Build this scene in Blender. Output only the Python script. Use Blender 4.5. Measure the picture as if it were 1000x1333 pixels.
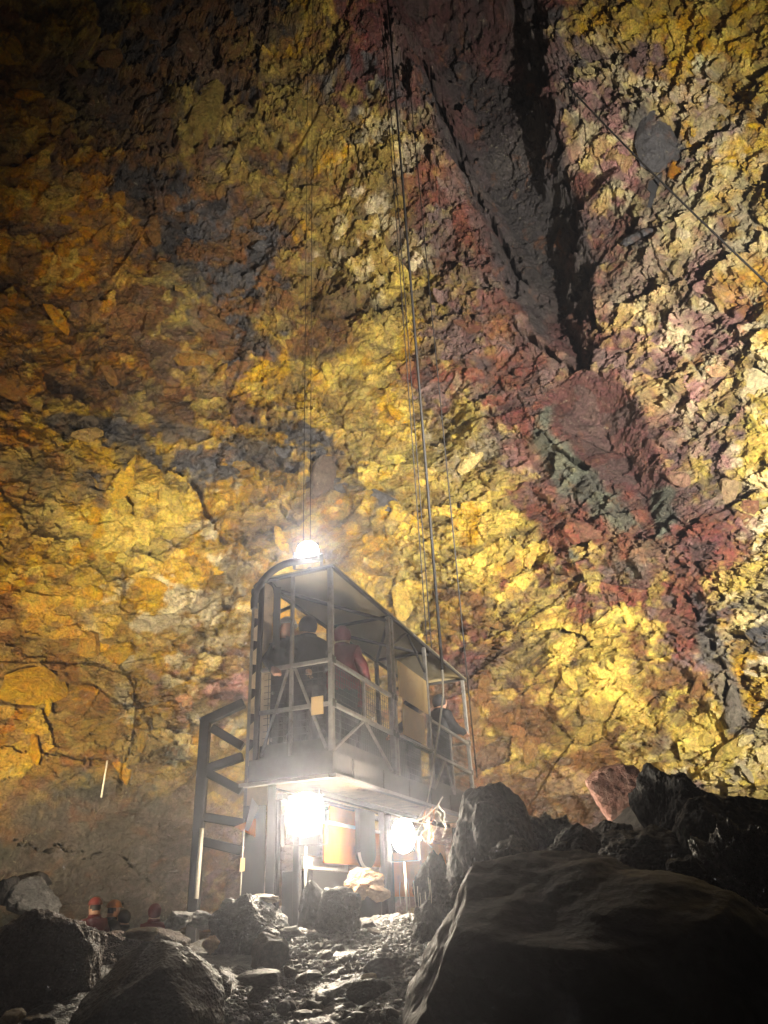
import bpy, bmesh, math, random
import numpy as np
from mathutils import Vector, Matrix

sc = bpy.context.scene
for o in list(bpy.data.objects):
    bpy.data.objects.remove(o)
COL = sc.collection
R_ = math.radians

# ------------------------------------------------------------------ camera
# eye 1.6 m above the path, pitched 28 degrees up (vanishing point of the hanging cables)
F = 970.0; CX, CY = 500.0, 666.5
EYE = np.array([0.0, 0.0, 1.6])
up = np.array([412.0 - CX, 1135.0 + CY, -F]); up /= np.linalg.norm(up)
fw = np.array([0, 0, -1.0]); fw = fw - fw.dot(up) * up; fw /= np.linalg.norm(fw)
RM = np.array([np.cross(fw, up), fw, up])           # world <- camera
cam = bpy.data.cameras.new('camera'); camo = bpy.data.objects.new('camera', cam); COL.objects.link(camo)
cam.sensor_fit = 'VERTICAL'; cam.sensor_height = 24.0; cam.sensor_width = 24.0
cam.lens = 24.0 * F / 1333.0
cam.clip_end = 500; cam.clip_start = 0.05
m4 = Matrix(RM.tolist()).to_4x4(); m4.translation = Vector(EYE)
camo.matrix_world = m4
sc.camera = camo

# ------------------------------------------------------------------ world, exposure
w = bpy.data.worlds.new("World"); sc.world = w; w.use_nodes = True
nt = w.node_tree; nt.nodes.clear()
sky = nt.nodes.new('ShaderNodeTexSky'); sky.sky_type = 'NISHITA'; sky.sun_disc = False
sky.sun_elevation = R_(20); sky.sun_rotation = R_(150)
bg = nt.nodes.new('ShaderNodeBackground'); bg.inputs['Strength'].default_value = 0.006
out = nt.nodes.new('ShaderNodeOutputWorld')
nt.links.new(sky.outputs[0], bg.inputs[0]); nt.links.new(bg.outputs[0], out.inputs[0])
sc.view_settings.view_transform = 'Standard'; sc.view_settings.look = 'None'
sc.view_settings.exposure = 0.28; sc.view_settings.gamma = 1.0
sc.view_settings.use_curve_mapping = False
sc.render.engine = 'CYCLES'
sc.cycles.use_denoising = True
sc.cycles.max_bounces = 6; sc.cycles.diffuse_bounces = 3; sc.cycles.glossy_bounces = 2
sc.cycles.volume_bounces = 0
sc.cycles.sample_clamp_indirect = 4.0
sc.cycles.caustics_reflective = False; sc.cycles.caustics_refractive = False

# ------------------------------------------------------------------ lamps of the cavern (floodlights on the floor, out of sight behind the rubble), last one an added fill light
def spot(name, loc, aim, power, color, angle, blend=0.6, radius=0.06):
    l = bpy.data.lights.new(name, 'SPOT'); l.energy = power; l.color = color
    l.spot_size = R_(angle); l.spot_blend = blend; l.shadow_soft_size = radius
    o = bpy.data.objects.new(name, l); COL.objects.link(o); o.location = loc
    o.rotation_euler = (Vector(aim) - Vector(loc)).to_track_quat('-Z', 'Y').to_euler()
    return o
WARM = (1.0, 0.80, 0.50); NEUT = (1.0, 0.92, 0.78); COOL = (0.93, 0.96, 1.0)
spot('wall_floodlight_west', (-7.2, 10.5, 2.4), (-6.2, 20.5, 9.3), 9500, WARM, 94, 0.9)
spot('wall_floodlight_far_west', (-10.0, 4.5, 2.6), (-7.0, 18.5, 11.0), 4200, WARM, 84, 0.9)
spot('wall_floodlight_mid', (2.2, 15.0, 1.7), (1.5, 20.5, 7.5), 5500, WARM, 115, 0.9)
spot('wall_floodlight_east', (8.5, 3.0, 3.6), (6.0, 17.5, 13.0), 62000, NEUT, 86, 0.9)
spot('fill_light_behind', (-6.0, -6.0, 5.0), (-1.0, 11.0, 6.0), 320, COOL, 58, 0.8, 0.8)  # added fill from behind the viewer, stands for cavern bounce light

# ------------------------------------------------------------------ helpers
def ray(px, py):
    v = RM @ np.array([px - CX, CY - py, -F]); return v / np.linalg.norm(v)
def aty(px, py, y):
    r = ray(px, py); return Vector(EYE + r * (y / r[1]))
def project(P):
    c = (P - EYE) @ RM
    zz = np.minimum(c[:, 2], -0.05)
    return CX + F * c[:, 0] / -zz, CY - F * c[:, 1] / -zz

def tag(o, label=None, cat=None, group=None, kind=None):
    if label: o['label'] = label
    if cat: o['category'] = cat
    if group: o['group'] = group
    if kind: o['kind'] = kind
    return o
def empty(name, loc, rz=0.0):
    o = bpy.data.objects.new(name, None); COL.objects.link(o)
    o.location = loc; o.rotation_euler = (0, 0, rz); o.empty_display_size = 0.2
    return o
def mesh_obj(name, me, parent=None, loc=None, rot=None):
    o = bpy.data.objects.new(name, me); COL.objects.link(o)
    if parent: o.parent = parent
    if loc is not None: o.location = loc
    if rot is not None: o.rotation_euler = rot
    return o
def fast_mesh(name, V, Q, smooth=False, nside=4):
    me = bpy.data.meshes.new(name)
    n = len(Q)
    me.vertices.add(len(V)); me.vertices.foreach_set('co', np.asarray(V, np.float32).ravel())
    me.loops.add(n * nside); me.polygons.add(n)
    me.loops.foreach_set('vertex_index', np.asarray(Q, np.int32).ravel())
    me.polygons.foreach_set('loop_start', np.arange(n, dtype=np.int32) * nside)
    me.polygons.foreach_set('loop_total', np.full(n, nside, np.int32))
    me.polygons.foreach_set('use_smooth', np.full(n, smooth, bool))
    me.update(calc_edges=True); me.validate()
    return me
class MB:
    """collects boxes, bars and tubes, links them as ONE mesh object"""
    def __init__(s): s.bm = bmesh.new()
    def box(s, a, b, bev=0.0):
        a = Vector(a); b = Vector(b); c = (a + b) / 2; d = b - a
        r = bmesh.ops.create_cube(s.bm, size=1.0, matrix=Matrix.Translation(c) @ Matrix.Diagonal((abs(d.x), abs(d.y), abs(d.z), 1)))
        if bev > 0:
            es = list({e for v in r['verts'] for e in v.link_edges})
            bmesh.ops.bevel(s.bm, geom=es, offset=bev, segments=2, affect='EDGES', profile=0.6)
        return s
    def bar(s, p, q, w, h=None, bev=0.0, rollref=(0, 0, 1)):
        h = h or w; p = Vector(p); q = Vector(q); d = q - p; L = d.length; z = d / L
        rr = Vector(rollref)
        if abs(z.dot(rr)) > 0.98: rr = Vector((1, 0, 0))
        x = rr.cross(z).normalized(); y = z.cross(x)
        M = Matrix((x, y, z)).transposed().to_4x4(); M.translation = (p + q) / 2
        r = bmesh.ops.create_cube(s.bm, size=1.0, matrix=M @ Matrix.Diagonal((w, h, L, 1)))
        if bev > 0:
            es = list({e for v in r['verts'] for e in v.link_edges})
            bmesh.ops.bevel(s.bm, geom=es, offset=bev, segments=1, affect='EDGES')
        return s
    def tube(s, pts, rad, n=8):
        pts = [Vector(p) for p in pts]; rings = []
        for i, p in enumerate(pts):
            a = pts[max(0, i - 1)]; b = pts[min(len(pts) - 1, i + 1)]
            z = (b - a).normalized(); rr = Vector((0, 0, 1)) if abs(z.z) < 0.95 else Vector((1, 0, 0))
            x = rr.cross(z).normalized(); y = z.cross(x)
            r = rad[i] if isinstance(rad, (list, tuple)) else rad
            rings.append([s.bm.verts.new(p + (x * math.cos(t) + y * math.sin(t)) * r) for t in [2 * math.pi * k / n for k in range(n)]])
        for A, B in zip(rings, rings[1:]):
            for k in range(n):
                f = s.bm.faces.new((A[k], A[(k + 1) % n], B[(k + 1) % n], B[k])); f.smooth = True
        s.bm.faces.new(list(reversed(rings[0]))); s.bm.faces.new(rings[-1])
        return s
    def prism(s, poly, d):
        """poly: list of 3D points in a plane, extruded by vector d"""
        d = Vector(d); A = [s.bm.verts.new(Vector(p)) for p in poly]; B = [s.bm.verts.new(Vector(p) + d) for p in poly]
        n = len(A)
        s.bm.faces.new(list(reversed(A))); s.bm.faces.new(B)
        for k in range(n): s.bm.faces.new((A[k], A[(k + 1) % n], B[(k + 1) % n], B[k]))
        return s
    def build(s, name, mat, parent=None):
        bmesh.ops.recalc_face_normals(s.bm, faces=s.bm.faces)
        me = bpy.data.meshes.new(name); s.bm.to_mesh(me); s.bm.free(); me.materials.append(mat)
        return mesh_obj(name, me, parent)

# ------------------------------------------------------------------ numpy noise
def _h(ix, iy, k):
    with np.errstate(over='ignore'):
        n = (ix.astype(np.int64) * 374761393 + iy.astype(np.int64) * 668265263 + k * 1274126177) & 0xffffffff
        n = ((n ^ (n >> 13)) * 1274126177) & 0xffffffff
        n = (n ^ (n >> 16)) & 0xffffff
    return n.astype(np.float64) / 0xffffff
def vnoise(x, y, k=0):
    ix = np.floor(x); iy = np.floor(y); fx = x - ix; fy = y - iy
    ix = ix.astype(np.int64); iy = iy.astype(np.int64)
    ux = fx * fx * fx * (fx * (fx * 6 - 15) + 10); uy = fy * fy * fy * (fy * (fy * 6 - 15) + 10)
    a = _h(ix, iy, k); b = _h(ix + 1, iy, k); c = _h(ix, iy + 1, k); d = _h(ix + 1, iy + 1, k)
    return (a + (b - a) * ux) * (1 - uy) + (c + (d - c) * ux) * uy - 0.5
def fbm(x, y, k=0, oct=4, gain=0.5):
    s = np.zeros_like(x); a = 1.0; f = 1.0
    for i in range(oct):
        s += a * vnoise(x * f + 17.3 * i, y * f - 9.1 * i, k + i * 7); a *= gain; f *= 2.03
    return s
def worley(x, y, k=0, jit=0.9):
    """nearest jittered cell: returns f1, f2, dx, dy, three random numbers of the cell"""
    ix = np.floor(x).astype(np.int64); iy = np.floor(y).astype(np.int64)
    d1 = np.full(x.shape, 9.0); d2 = np.full(x.shape, 9.0)
    bx = np.zeros_like(x); by = np.zeros_like(x); cx = np.zeros_like(ix); cy = np.zeros_like(ix)
    for i in (-1, 0, 1):
        for j in (-1, 0, 1):
            jx = ix + i; jy = iy + j
            qx = jx + 0.5 + jit * (_h(jx, jy, k) - 0.5) - x; qy = jy + 0.5 + jit * (_h(jx, jy, k + 1) - 0.5) - y
            d = qx * qx + qy * qy
            m = d < d1
            d2 = np.where(m, d1, np.minimum(d2, d)); d1 = np.where(m, d, d1)
            bx = np.where(m, -qx, bx); by = np.where(m, -qy, by); cx = np.where(m, jx, cx); cy = np.where(m, jy, cy)
    return np.sqrt(d1), np.sqrt(d2), bx, by, _h(cx, cy, k + 2), _h(cx, cy, k + 3), _h(cx, cy, k + 4)
def poly_sd(px, py, poly):
    """signed distance to a polygon (negative inside)"""
    P = np.array(poly, float); n = len(P)
    d = np.full(px.shape, 1e9); inside = np.zeros(px.shape, bool)
    for i in range(n):
        a = P[i]; b = P[(i + 1) % n]; e = b - a
        wx = px - a[0]; wy = py - a[1]
        t = np.clip((wx * e[0] + wy * e[1]) / max(e.dot(e), 1e-9), 0, 1)
        d = np.minimum(d, (wx - e[0] * t) ** 2 + (wy - e[1] * t) ** 2)
        c = ((a[1] <= py) & (b[1] > py)) | ((b[1] <= py) & (a[1] > py))
        xx = a[0] + (py - a[1]) / (e[1] if abs(e[1]) > 1e-9 else 1e-9) * e[0]
        inside ^= c & (px < xx)
    d = np.sqrt(d)
    return np.where(inside, -d, d)
def line_d(px, py, pts):
    d = np.full(px.shape, 1e9)
    for a, b in zip(pts, pts[1:]):
        e0 = b[0] - a[0]; e1 = b[1] - a[1]; wx = px - a[0]; wy = py - a[1]
        t = np.clip((wx * e0 + wy * e1) / (e0 * e0 + e1 * e1), 0, 1)
        d = np.minimum(d, np.hypot(wx - e0 * t, wy - e1 * t))
    return d
def sstep(a, b, x):
    t = np.clip((x - a) / (b - a), 0, 1); return t * t * (3 - 2 * t)

# ------------------------------------------------------------------ materials
MATS = {}
def new_mat(name):
    m = bpy.data.materials.new(name); m.use_nodes = True
    return m, m.node_tree, m.node_tree.nodes['Principled BSDF']
def ramp(nt, fac, stops):
    r = nt.nodes.new('ShaderNodeValToRGB'); e = r.color_ramp.elements
    e[0].position, e[0].color = stops[0][0], (*stops[0][1], 1); e[1].position, e[1].color = stops[-1][0], (*stops[-1][1], 1)
    for p, c in stops[1:-1]:
        q = e.new(p); q.color = (*c, 1)
    nt.links.new(fac, r.inputs[0]); return r
def noise(nt, scale, detail=4, rough=0.55, vec=None, dist=0.0):
    n = nt.nodes.new('ShaderNodeTexNoise'); n.inputs['Scale'].default_value = scale; n.inputs['Detail'].default_value = detail
    n.inputs['Roughness'].default_value = rough; n.inputs['Distortion'].default_value = dist
    if vec is not None: nt.links.new(vec, n.inputs['Vector'])
    return n
def surf(name, col, rough=0.5, metal=0.0, var=0.25, scale=8.0, bump=0.15, dirt=None):
    """paint, steel, cloth: colour with wear and fine relief"""
    if name in MATS: return MATS[name]
    m, nt, b = new_mat(name)
    tc = nt.nodes.new('ShaderNodeTexCoord')
    n = noise(nt, scale, 6, 0.65, tc.outputs['Object'])
    c0 = tuple(max(0, c * (1 - var)) for c in col); c1 = tuple(min(1, c * (1 + var)) for c in col)
    st = [(0.3, c0), (0.55, col), (0.75, c1)]
    if dirt: st = [(0.30, dirt), (0.40, c0), (0.55, col), (0.75, c1)]
    r = ramp(nt, n.outputs[0], st)
    nt.links.new(r.outputs[0], b.inputs['Base Color'])
    rr = nt.nodes.new('ShaderNodeMapRange'); rr.inputs['To Min'].default_value = max(0.1, rough - 0.15); rr.inputs['To Max'].default_value = min(1, rough + 0.15)
    nt.links.new(n.outputs[0], rr.inputs[0]); nt.links.new(rr.outputs[0], b.inputs['Roughness'])
    b.inputs['Metallic'].default_value = metal
    if bump:
        n2 = noise(nt, scale * 6, 3, 0.6, tc.outputs['Object'])
        bp = nt.nodes.new('ShaderNodeBump'); bp.inputs['Strength'].default_value = bump; bp.inputs['Distance'].default_value = 0.02
        nt.links.new(n2.outputs[0], bp.inputs['Height']); nt.links.new(bp.outputs[0], b.inputs['Normal'])
    MATS[name] = m; return m
def rock_mat(name, dark, mid, light, rough=0.6, scale=3.0, bump=0.6, spec=0.5, pits=0.5):
    if name in MATS: return MATS[name]
    m, nt, b = new_mat(name)
    tc = nt.nodes.new('ShaderNodeTexCoord'); oi = nt.nodes.new('ShaderNodeObjectInfo')
    add = nt.nodes.new('ShaderNodeVectorMath'); add.operation = 'ADD'
    mul = nt.nodes.new('ShaderNodeVectorMath'); mul.operation = 'SCALE'; mul.inputs['Scale'].default_value = 37.0
    cmb = nt.nodes.new('ShaderNodeCombineXYZ')
    for i in range(3): nt.links.new(oi.outputs['Random'], cmb.inputs[i])
    nt.links.new(cmb.outputs[0], mul.inputs[0]); nt.links.new(tc.outputs['Object'], add.inputs[0]); nt.links.new(mul.outputs[0], add.inputs[1])
    v = add.outputs[0]
    n1 = noise(nt, scale, 8, 0.62, v, 0.4)
    r = ramp(nt, n1.outputs[0], [(0.30, dark), (0.52, mid), (0.72, light)])
    nt.links.new(r.outputs[0], b.inputs['Base Color'])
    n2 = noise(nt, scale * 5, 8, 0.7, v, 0.2)
    vo = nt.nodes.new('ShaderNodeTexVoronoi'); vo.inputs['Scale'].default_value = scale * 9; nt.links.new(v, vo.inputs['Vector'])
    ad = nt.nodes.new('ShaderNodeMath'); ad.operation = 'MULTIPLY_ADD'; ad.inputs[1].default_value = pits
    nt.links.new(vo.outputs['Distance'], ad.inputs[0]); nt.links.new(n2.outputs[0], ad.inputs[2])
    bp = nt.nodes.new('ShaderNodeBump'); bp.inputs['Strength'].default_value = bump; bp.inputs['Distance'].default_value = 0.06
    nt.links.new(ad.outputs[0], bp.inputs['Height']); nt.links.new(bp.outputs[0], b.inputs['Normal'])
    mr = nt.nodes.new('ShaderNodeMapRange'); mr.inputs['To Min'].default_value = rough - 0.22; mr.inputs['To Max'].default_value = rough + 0.25
    nt.links.new(n2.outputs[0], mr.inputs[0]); nt.links.new(mr.outputs[0], b.inputs['Roughness'])
    b.inputs['Specular IOR Level'].default_value = spec
    MATS[name] = m; return m
def lamp_mat(name, col, strength):
    if name in MATS: return MATS[name]
    m, nt, b = new_mat(name)
    b.inputs['Base Color'].default_value = (0.8, 0.8, 0.8, 1)
    b.inputs['Emission Color'].default_value = (*col, 1); b.inputs['Emission Strength'].default_value = strength
    m.cycles.emission_sampling = 'NONE'
    MATS[name] = m; return m

BASALT = rock_mat('basalt', (0.022, 0.021, 0.021), (0.05, 0.047, 0.046), (0.10, 0.095, 0.09), 0.66, 2.2, 0.55, 0.35, 0.8)
BASALT_BLACK = rock_mat('basalt_black', (0.012, 0.0115, 0.012), (0.024, 0.023, 0.024), (0.045, 0.043, 0.043), 0.68, 1.6, 0.45, 0.3, 0.5)
BASALT_BROWN = rock_mat('basalt_brown', (0.035, 0.024, 0.020), (0.075, 0.052, 0.043), (0.14, 0.10, 0.085), 0.7, 3.0, 0.9, 0.3, 0.8)
SCORIA = rock_mat('scoria', (0.03, 0.028, 0.03), (0.10, 0.095, 0.095), (0.30, 0.28, 0.26), 0.5, 4.0, 1.0, 0.6, 1.2)
PINK_ROCK = rock_mat('pink_rock', (0.34, 0.16, 0.13), (0.52, 0.29, 0.24), (0.62, 0.42, 0.36), 0.7, 3.0, 0.7)
PALE_ROCK = rock_mat('pale_rock', (0.18, 0.13, 0.08), (0.36, 0.28, 0.18), (0.52, 0.44, 0.32), 0.7)
TAN_ROCK = rock_mat('tan_rock', (0.22, 0.12, 0.06), (0.40, 0.24, 0.12), (0.52, 0.36, 0.20), 0.7)
GREY_ROCK = rock_mat('grey_rock', (0.07, 0.07, 0.07), (0.16, 0.155, 0.15), (0.30, 0.29, 0.28), 0.6)
STEEL_DARK = surf('dark_steel', (0.035, 0.034, 0.036), 0.5, 0.3, 0.3)
STEEL = surf('galvanised_steel', (0.26, 0.245, 0.225), 0.45, 0.55, 0.25, 10, 0.08, (0.13, 0.09, 0.06))
STEEL_TAN = surf('tan_painted_steel', (0.50, 0.39, 0.26), 0.5, 0.0, 0.2, 6, 0.1, (0.18, 0.12, 0.07))
CANVAS = surf('beige_roof_sheet', (0.22, 0.19, 0.12), 0.6, 0, 0.15, 3, 0.1)
PLY = surf('ochre_board', (0.52, 0.36, 0.16), 0.6, 0, 0.15, 4, 0.1)
ORANGE = surf('orange_paint', (0.70, 0.20, 0.015), 0.5, 0, 0.2, 3, 0.08, (0.30, 0.09, 0.03))
WHITEP = surf('white_paint', (0.75, 0.72, 0.66), 0.5, 0, 0.1, 3, 0.05, (0.45, 0.40, 0.34))
BEAM = surf('grey_beam_steel', (0.085, 0.078, 0.072), 0.6, 0.2, 0.3, 8, 0.1, (0.07, 0.05, 0.035))
RUBBER = surf('black_rubber', (0.018, 0.018, 0.02), 0.6, 0, 0.2)
ROPE = surf('dark_rope', (0.022, 0.02, 0.02), 0.6, 0.2, 0.2, 40)
ROPE_PALE = surf('pale_rope', (0.55, 0.5, 0.42), 0.6, 0, 0.2, 40)

# ------------------------------------------------------------------ the cave wall
AX, AY = 0.0, 4.0                      # axis of the bell-shaped chamber
PZ = np.array([-3.0, 2.0, 8.0, 14.0, 20.0, 26.0, 32.0, 38.0, 43.0])
PR = np.array([18.6, 18.7, 18.2, 16.6, 14.2, 11.2, 7.8, 4.6, 2.0])
_t = np.linspace(-3, 43, 600)
_r = np.interp(_t, PZ, PR)
for _ in range(60): _r[1:-1] = (_r[:-2] + 2 * _r[1:-1] + _r[2:]) / 4
_s = np.concatenate([[0], np.cumsum(np.hypot(np.diff(_t), np.diff(_r)))])
PAL = {
 'G': (0.48, 0.30, 0.06), 'Y': (0.62, 0.48, 0.15), 'O': (0.43, 0.21, 0.045), 'B': (0.17, 0.092, 0.042), 'V': (0.25, 0.18, 0.062),
 'C': (0.60, 0.52, 0.34), 'R': (0.20, 0.080, 0.058), 'M': (0.20, 0.135, 0.125), 'S': (0.078, 0.077, 0.083), 'K': (0.03, 0.028, 0.03),
 'X': (0.125, 0.112, 0.10), 'E': (0.11, 0.13, 0.10), 'P': (0.38, 0.225, 0.205), 'N': (0.12, 0.05, 0.046)}
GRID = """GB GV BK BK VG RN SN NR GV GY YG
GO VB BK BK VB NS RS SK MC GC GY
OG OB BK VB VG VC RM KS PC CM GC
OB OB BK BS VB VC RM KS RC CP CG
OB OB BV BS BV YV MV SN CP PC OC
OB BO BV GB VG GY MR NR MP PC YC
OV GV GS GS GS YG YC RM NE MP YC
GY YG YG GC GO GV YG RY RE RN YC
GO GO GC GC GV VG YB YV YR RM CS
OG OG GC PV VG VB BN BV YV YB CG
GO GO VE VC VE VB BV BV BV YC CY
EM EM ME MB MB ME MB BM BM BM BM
ME ME ME MB MB ME MB BM BM BM BM""".split('\n')  # upper left cells: brown rock, darkened further for the dimmer light there
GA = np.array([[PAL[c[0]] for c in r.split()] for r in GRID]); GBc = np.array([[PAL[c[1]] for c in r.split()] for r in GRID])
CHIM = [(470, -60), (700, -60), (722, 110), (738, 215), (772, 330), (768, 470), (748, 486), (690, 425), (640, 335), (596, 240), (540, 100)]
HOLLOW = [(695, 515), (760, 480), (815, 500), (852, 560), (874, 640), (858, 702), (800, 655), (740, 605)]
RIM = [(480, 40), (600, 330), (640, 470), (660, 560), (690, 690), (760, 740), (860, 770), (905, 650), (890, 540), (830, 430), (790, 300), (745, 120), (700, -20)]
CRACKS = [([(548, 60), (600, 200), (650, 300), (668, 340)], 9), ([(755, 345), (768, 420), (762, 480)], 8), ([(668, 420), (715, 455), (755, 486)], 8),
          ([(695, 552), (730, 590), (770, 615)], 7), ([(720, 150), (735, 250), (750, 330)], 7), ([(0, 340), (60, 390), (140, 430)], 5),
          ([(150, 1000), (60, 985), (0, 975)], 3), ([(10, 1090), (70, 1105), (135, 1110)], 2.2), ([(160, 1120), (190, 1140), (215, 1160)], 2),
          ([(200, 600), (260, 640), (285, 700)], 6), ([(350, 640), (385, 690), (380, 740)], 6), ([(900, 780), (940, 860), (960, 950)], 7),
          ([(120, 640), (165, 650), (190, 720)], 4), ([(425, 130), (455, 160), (470, 230)], 5), ([(210, 170), (260, 185), (320, 182)], 8)]
SLATE = [([(590, 50), (690, 70), (738, 215), (732, 300), (692, 335), (640, 250)], 'K'), ([(905, 770), (925, 790), (962, 880), (985, 960), (950, 955), (920, 870)], 'S'), ([(818, 160), (850, 148), (892, 190), (894, 215), (860, 215), (835, 195)], 'S'),
         ([(865, 200), (892, 215), (880, 235), (862, 222)], 'R'), ([(820, 290), (838, 290), (840, 325), (825, 328)], 'S'),
         ([(395, 622), (470, 635), (480, 652), (400, 645)], 'S'), ([(200, 545), (270, 560), (275, 580), (210, 575)], 'S'), ([(300, 560), (372, 590), (360, 612), (310, 600)], 'S'),
         ([(480, 690), (515, 655), (520, 640), (490, 650)], 'S'), ([(60, 540), (180, 550), (190, 585), (80, 575)], 'S'), ([(215, 110), (240, 108), (322, 180), (230, 175), (212, 140)], 'V'),
         ([(700, 530), (716, 526), (720, 560), (800, 640), (845, 690), (800, 690), (735, 650), (690, 580)], 'E'), ([(850, 640), (885, 640), (880, 700), (855, 715)], 'E'),
         ([(825, 640), (858, 690), (850, 700), (815, 655)], 'R'), ([(730, 695), (770, 690), (762, 712), (735, 712)], 'R'), ([(300, 845), (318, 850), (312, 880), (290, 868)], 'P'),
         ([(165, 680), (230, 675), (245, 700), (180, 705)], 'Y'), ([(125, 715), (165, 715), (160, 735), (130, 735)], 'Y'), ([(860, 930), (930, 925), (955, 985), (890, 1000)], 'Y'),
         ([(640, 660), (700, 690), (722, 735), (660, 730), (620, 690)], 'Y'), ([(600, 585), (640, 640), (640, 670), (600, 640)], 'Y'), ([(0, 1030), (250, 1025), (250, 1230), (0, 1230)], 'X')]

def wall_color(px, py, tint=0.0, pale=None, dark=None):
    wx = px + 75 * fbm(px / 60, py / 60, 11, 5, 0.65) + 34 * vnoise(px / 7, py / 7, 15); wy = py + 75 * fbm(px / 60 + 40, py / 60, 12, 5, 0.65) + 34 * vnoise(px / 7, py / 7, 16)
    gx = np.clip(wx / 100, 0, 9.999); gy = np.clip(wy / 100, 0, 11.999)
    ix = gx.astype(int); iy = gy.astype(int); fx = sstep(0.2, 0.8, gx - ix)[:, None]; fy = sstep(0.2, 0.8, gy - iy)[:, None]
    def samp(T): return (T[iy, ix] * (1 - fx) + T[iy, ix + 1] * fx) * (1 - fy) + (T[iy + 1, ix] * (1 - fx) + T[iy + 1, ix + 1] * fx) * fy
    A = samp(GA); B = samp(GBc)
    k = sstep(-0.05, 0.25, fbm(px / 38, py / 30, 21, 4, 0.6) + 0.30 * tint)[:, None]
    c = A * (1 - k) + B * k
    fw_ = 14 * fbm(px / 22, py / 22, 31, 3)
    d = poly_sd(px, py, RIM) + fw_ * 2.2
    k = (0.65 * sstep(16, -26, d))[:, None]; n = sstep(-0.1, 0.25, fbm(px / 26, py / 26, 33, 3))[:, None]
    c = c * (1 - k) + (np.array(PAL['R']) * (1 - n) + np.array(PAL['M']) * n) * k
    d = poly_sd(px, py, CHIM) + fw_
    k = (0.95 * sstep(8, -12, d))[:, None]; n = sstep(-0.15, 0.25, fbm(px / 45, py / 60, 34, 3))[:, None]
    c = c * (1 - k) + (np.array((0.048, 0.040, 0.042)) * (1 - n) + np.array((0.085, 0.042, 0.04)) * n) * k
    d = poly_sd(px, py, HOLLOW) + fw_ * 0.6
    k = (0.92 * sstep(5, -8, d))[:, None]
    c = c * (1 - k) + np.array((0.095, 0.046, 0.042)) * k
    for poly, key in SLATE:
        soft = 30 if len(poly) == 4 and poly[2][1] > 1200 else 5
        d = poly_sd(px, py, poly) + fw_ * 0.8
        k = (0.85 * sstep(soft, -soft, d))[:, None]; c = c * (1 - k) + np.array(PAL[key]) * k
    if pale is not None:
        lum = c.mean(1, keepdims=True); ok = sstep(0.10, 0.2, lum)
        c = c * (1 - pale[:, None] * 0.6 * ok) + np.array((0.64, 0.50, 0.17)) * pale[:, None] * 0.6 * ok
        c = c * (1 - dark[:, None] * 0.6) + np.array((0.085, 0.075, 0.07)) * dark[:, None] * 0.6
    return c

def wall_base(th, z):
    r = np.interp(z, _t, _r)
    P = np.stack([AX + r * np.sin(th), AY + r * np.cos(th), z], -1)
    dr = np.interp(z, _t, np.gradient(_r, _t))
    N = np.stack([-np.sin(th), -np.cos(th), dr], -1); N /= np.linalg.norm(N, axis=-1, keepdims=True)   # into the chamber
    return P, N

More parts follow.
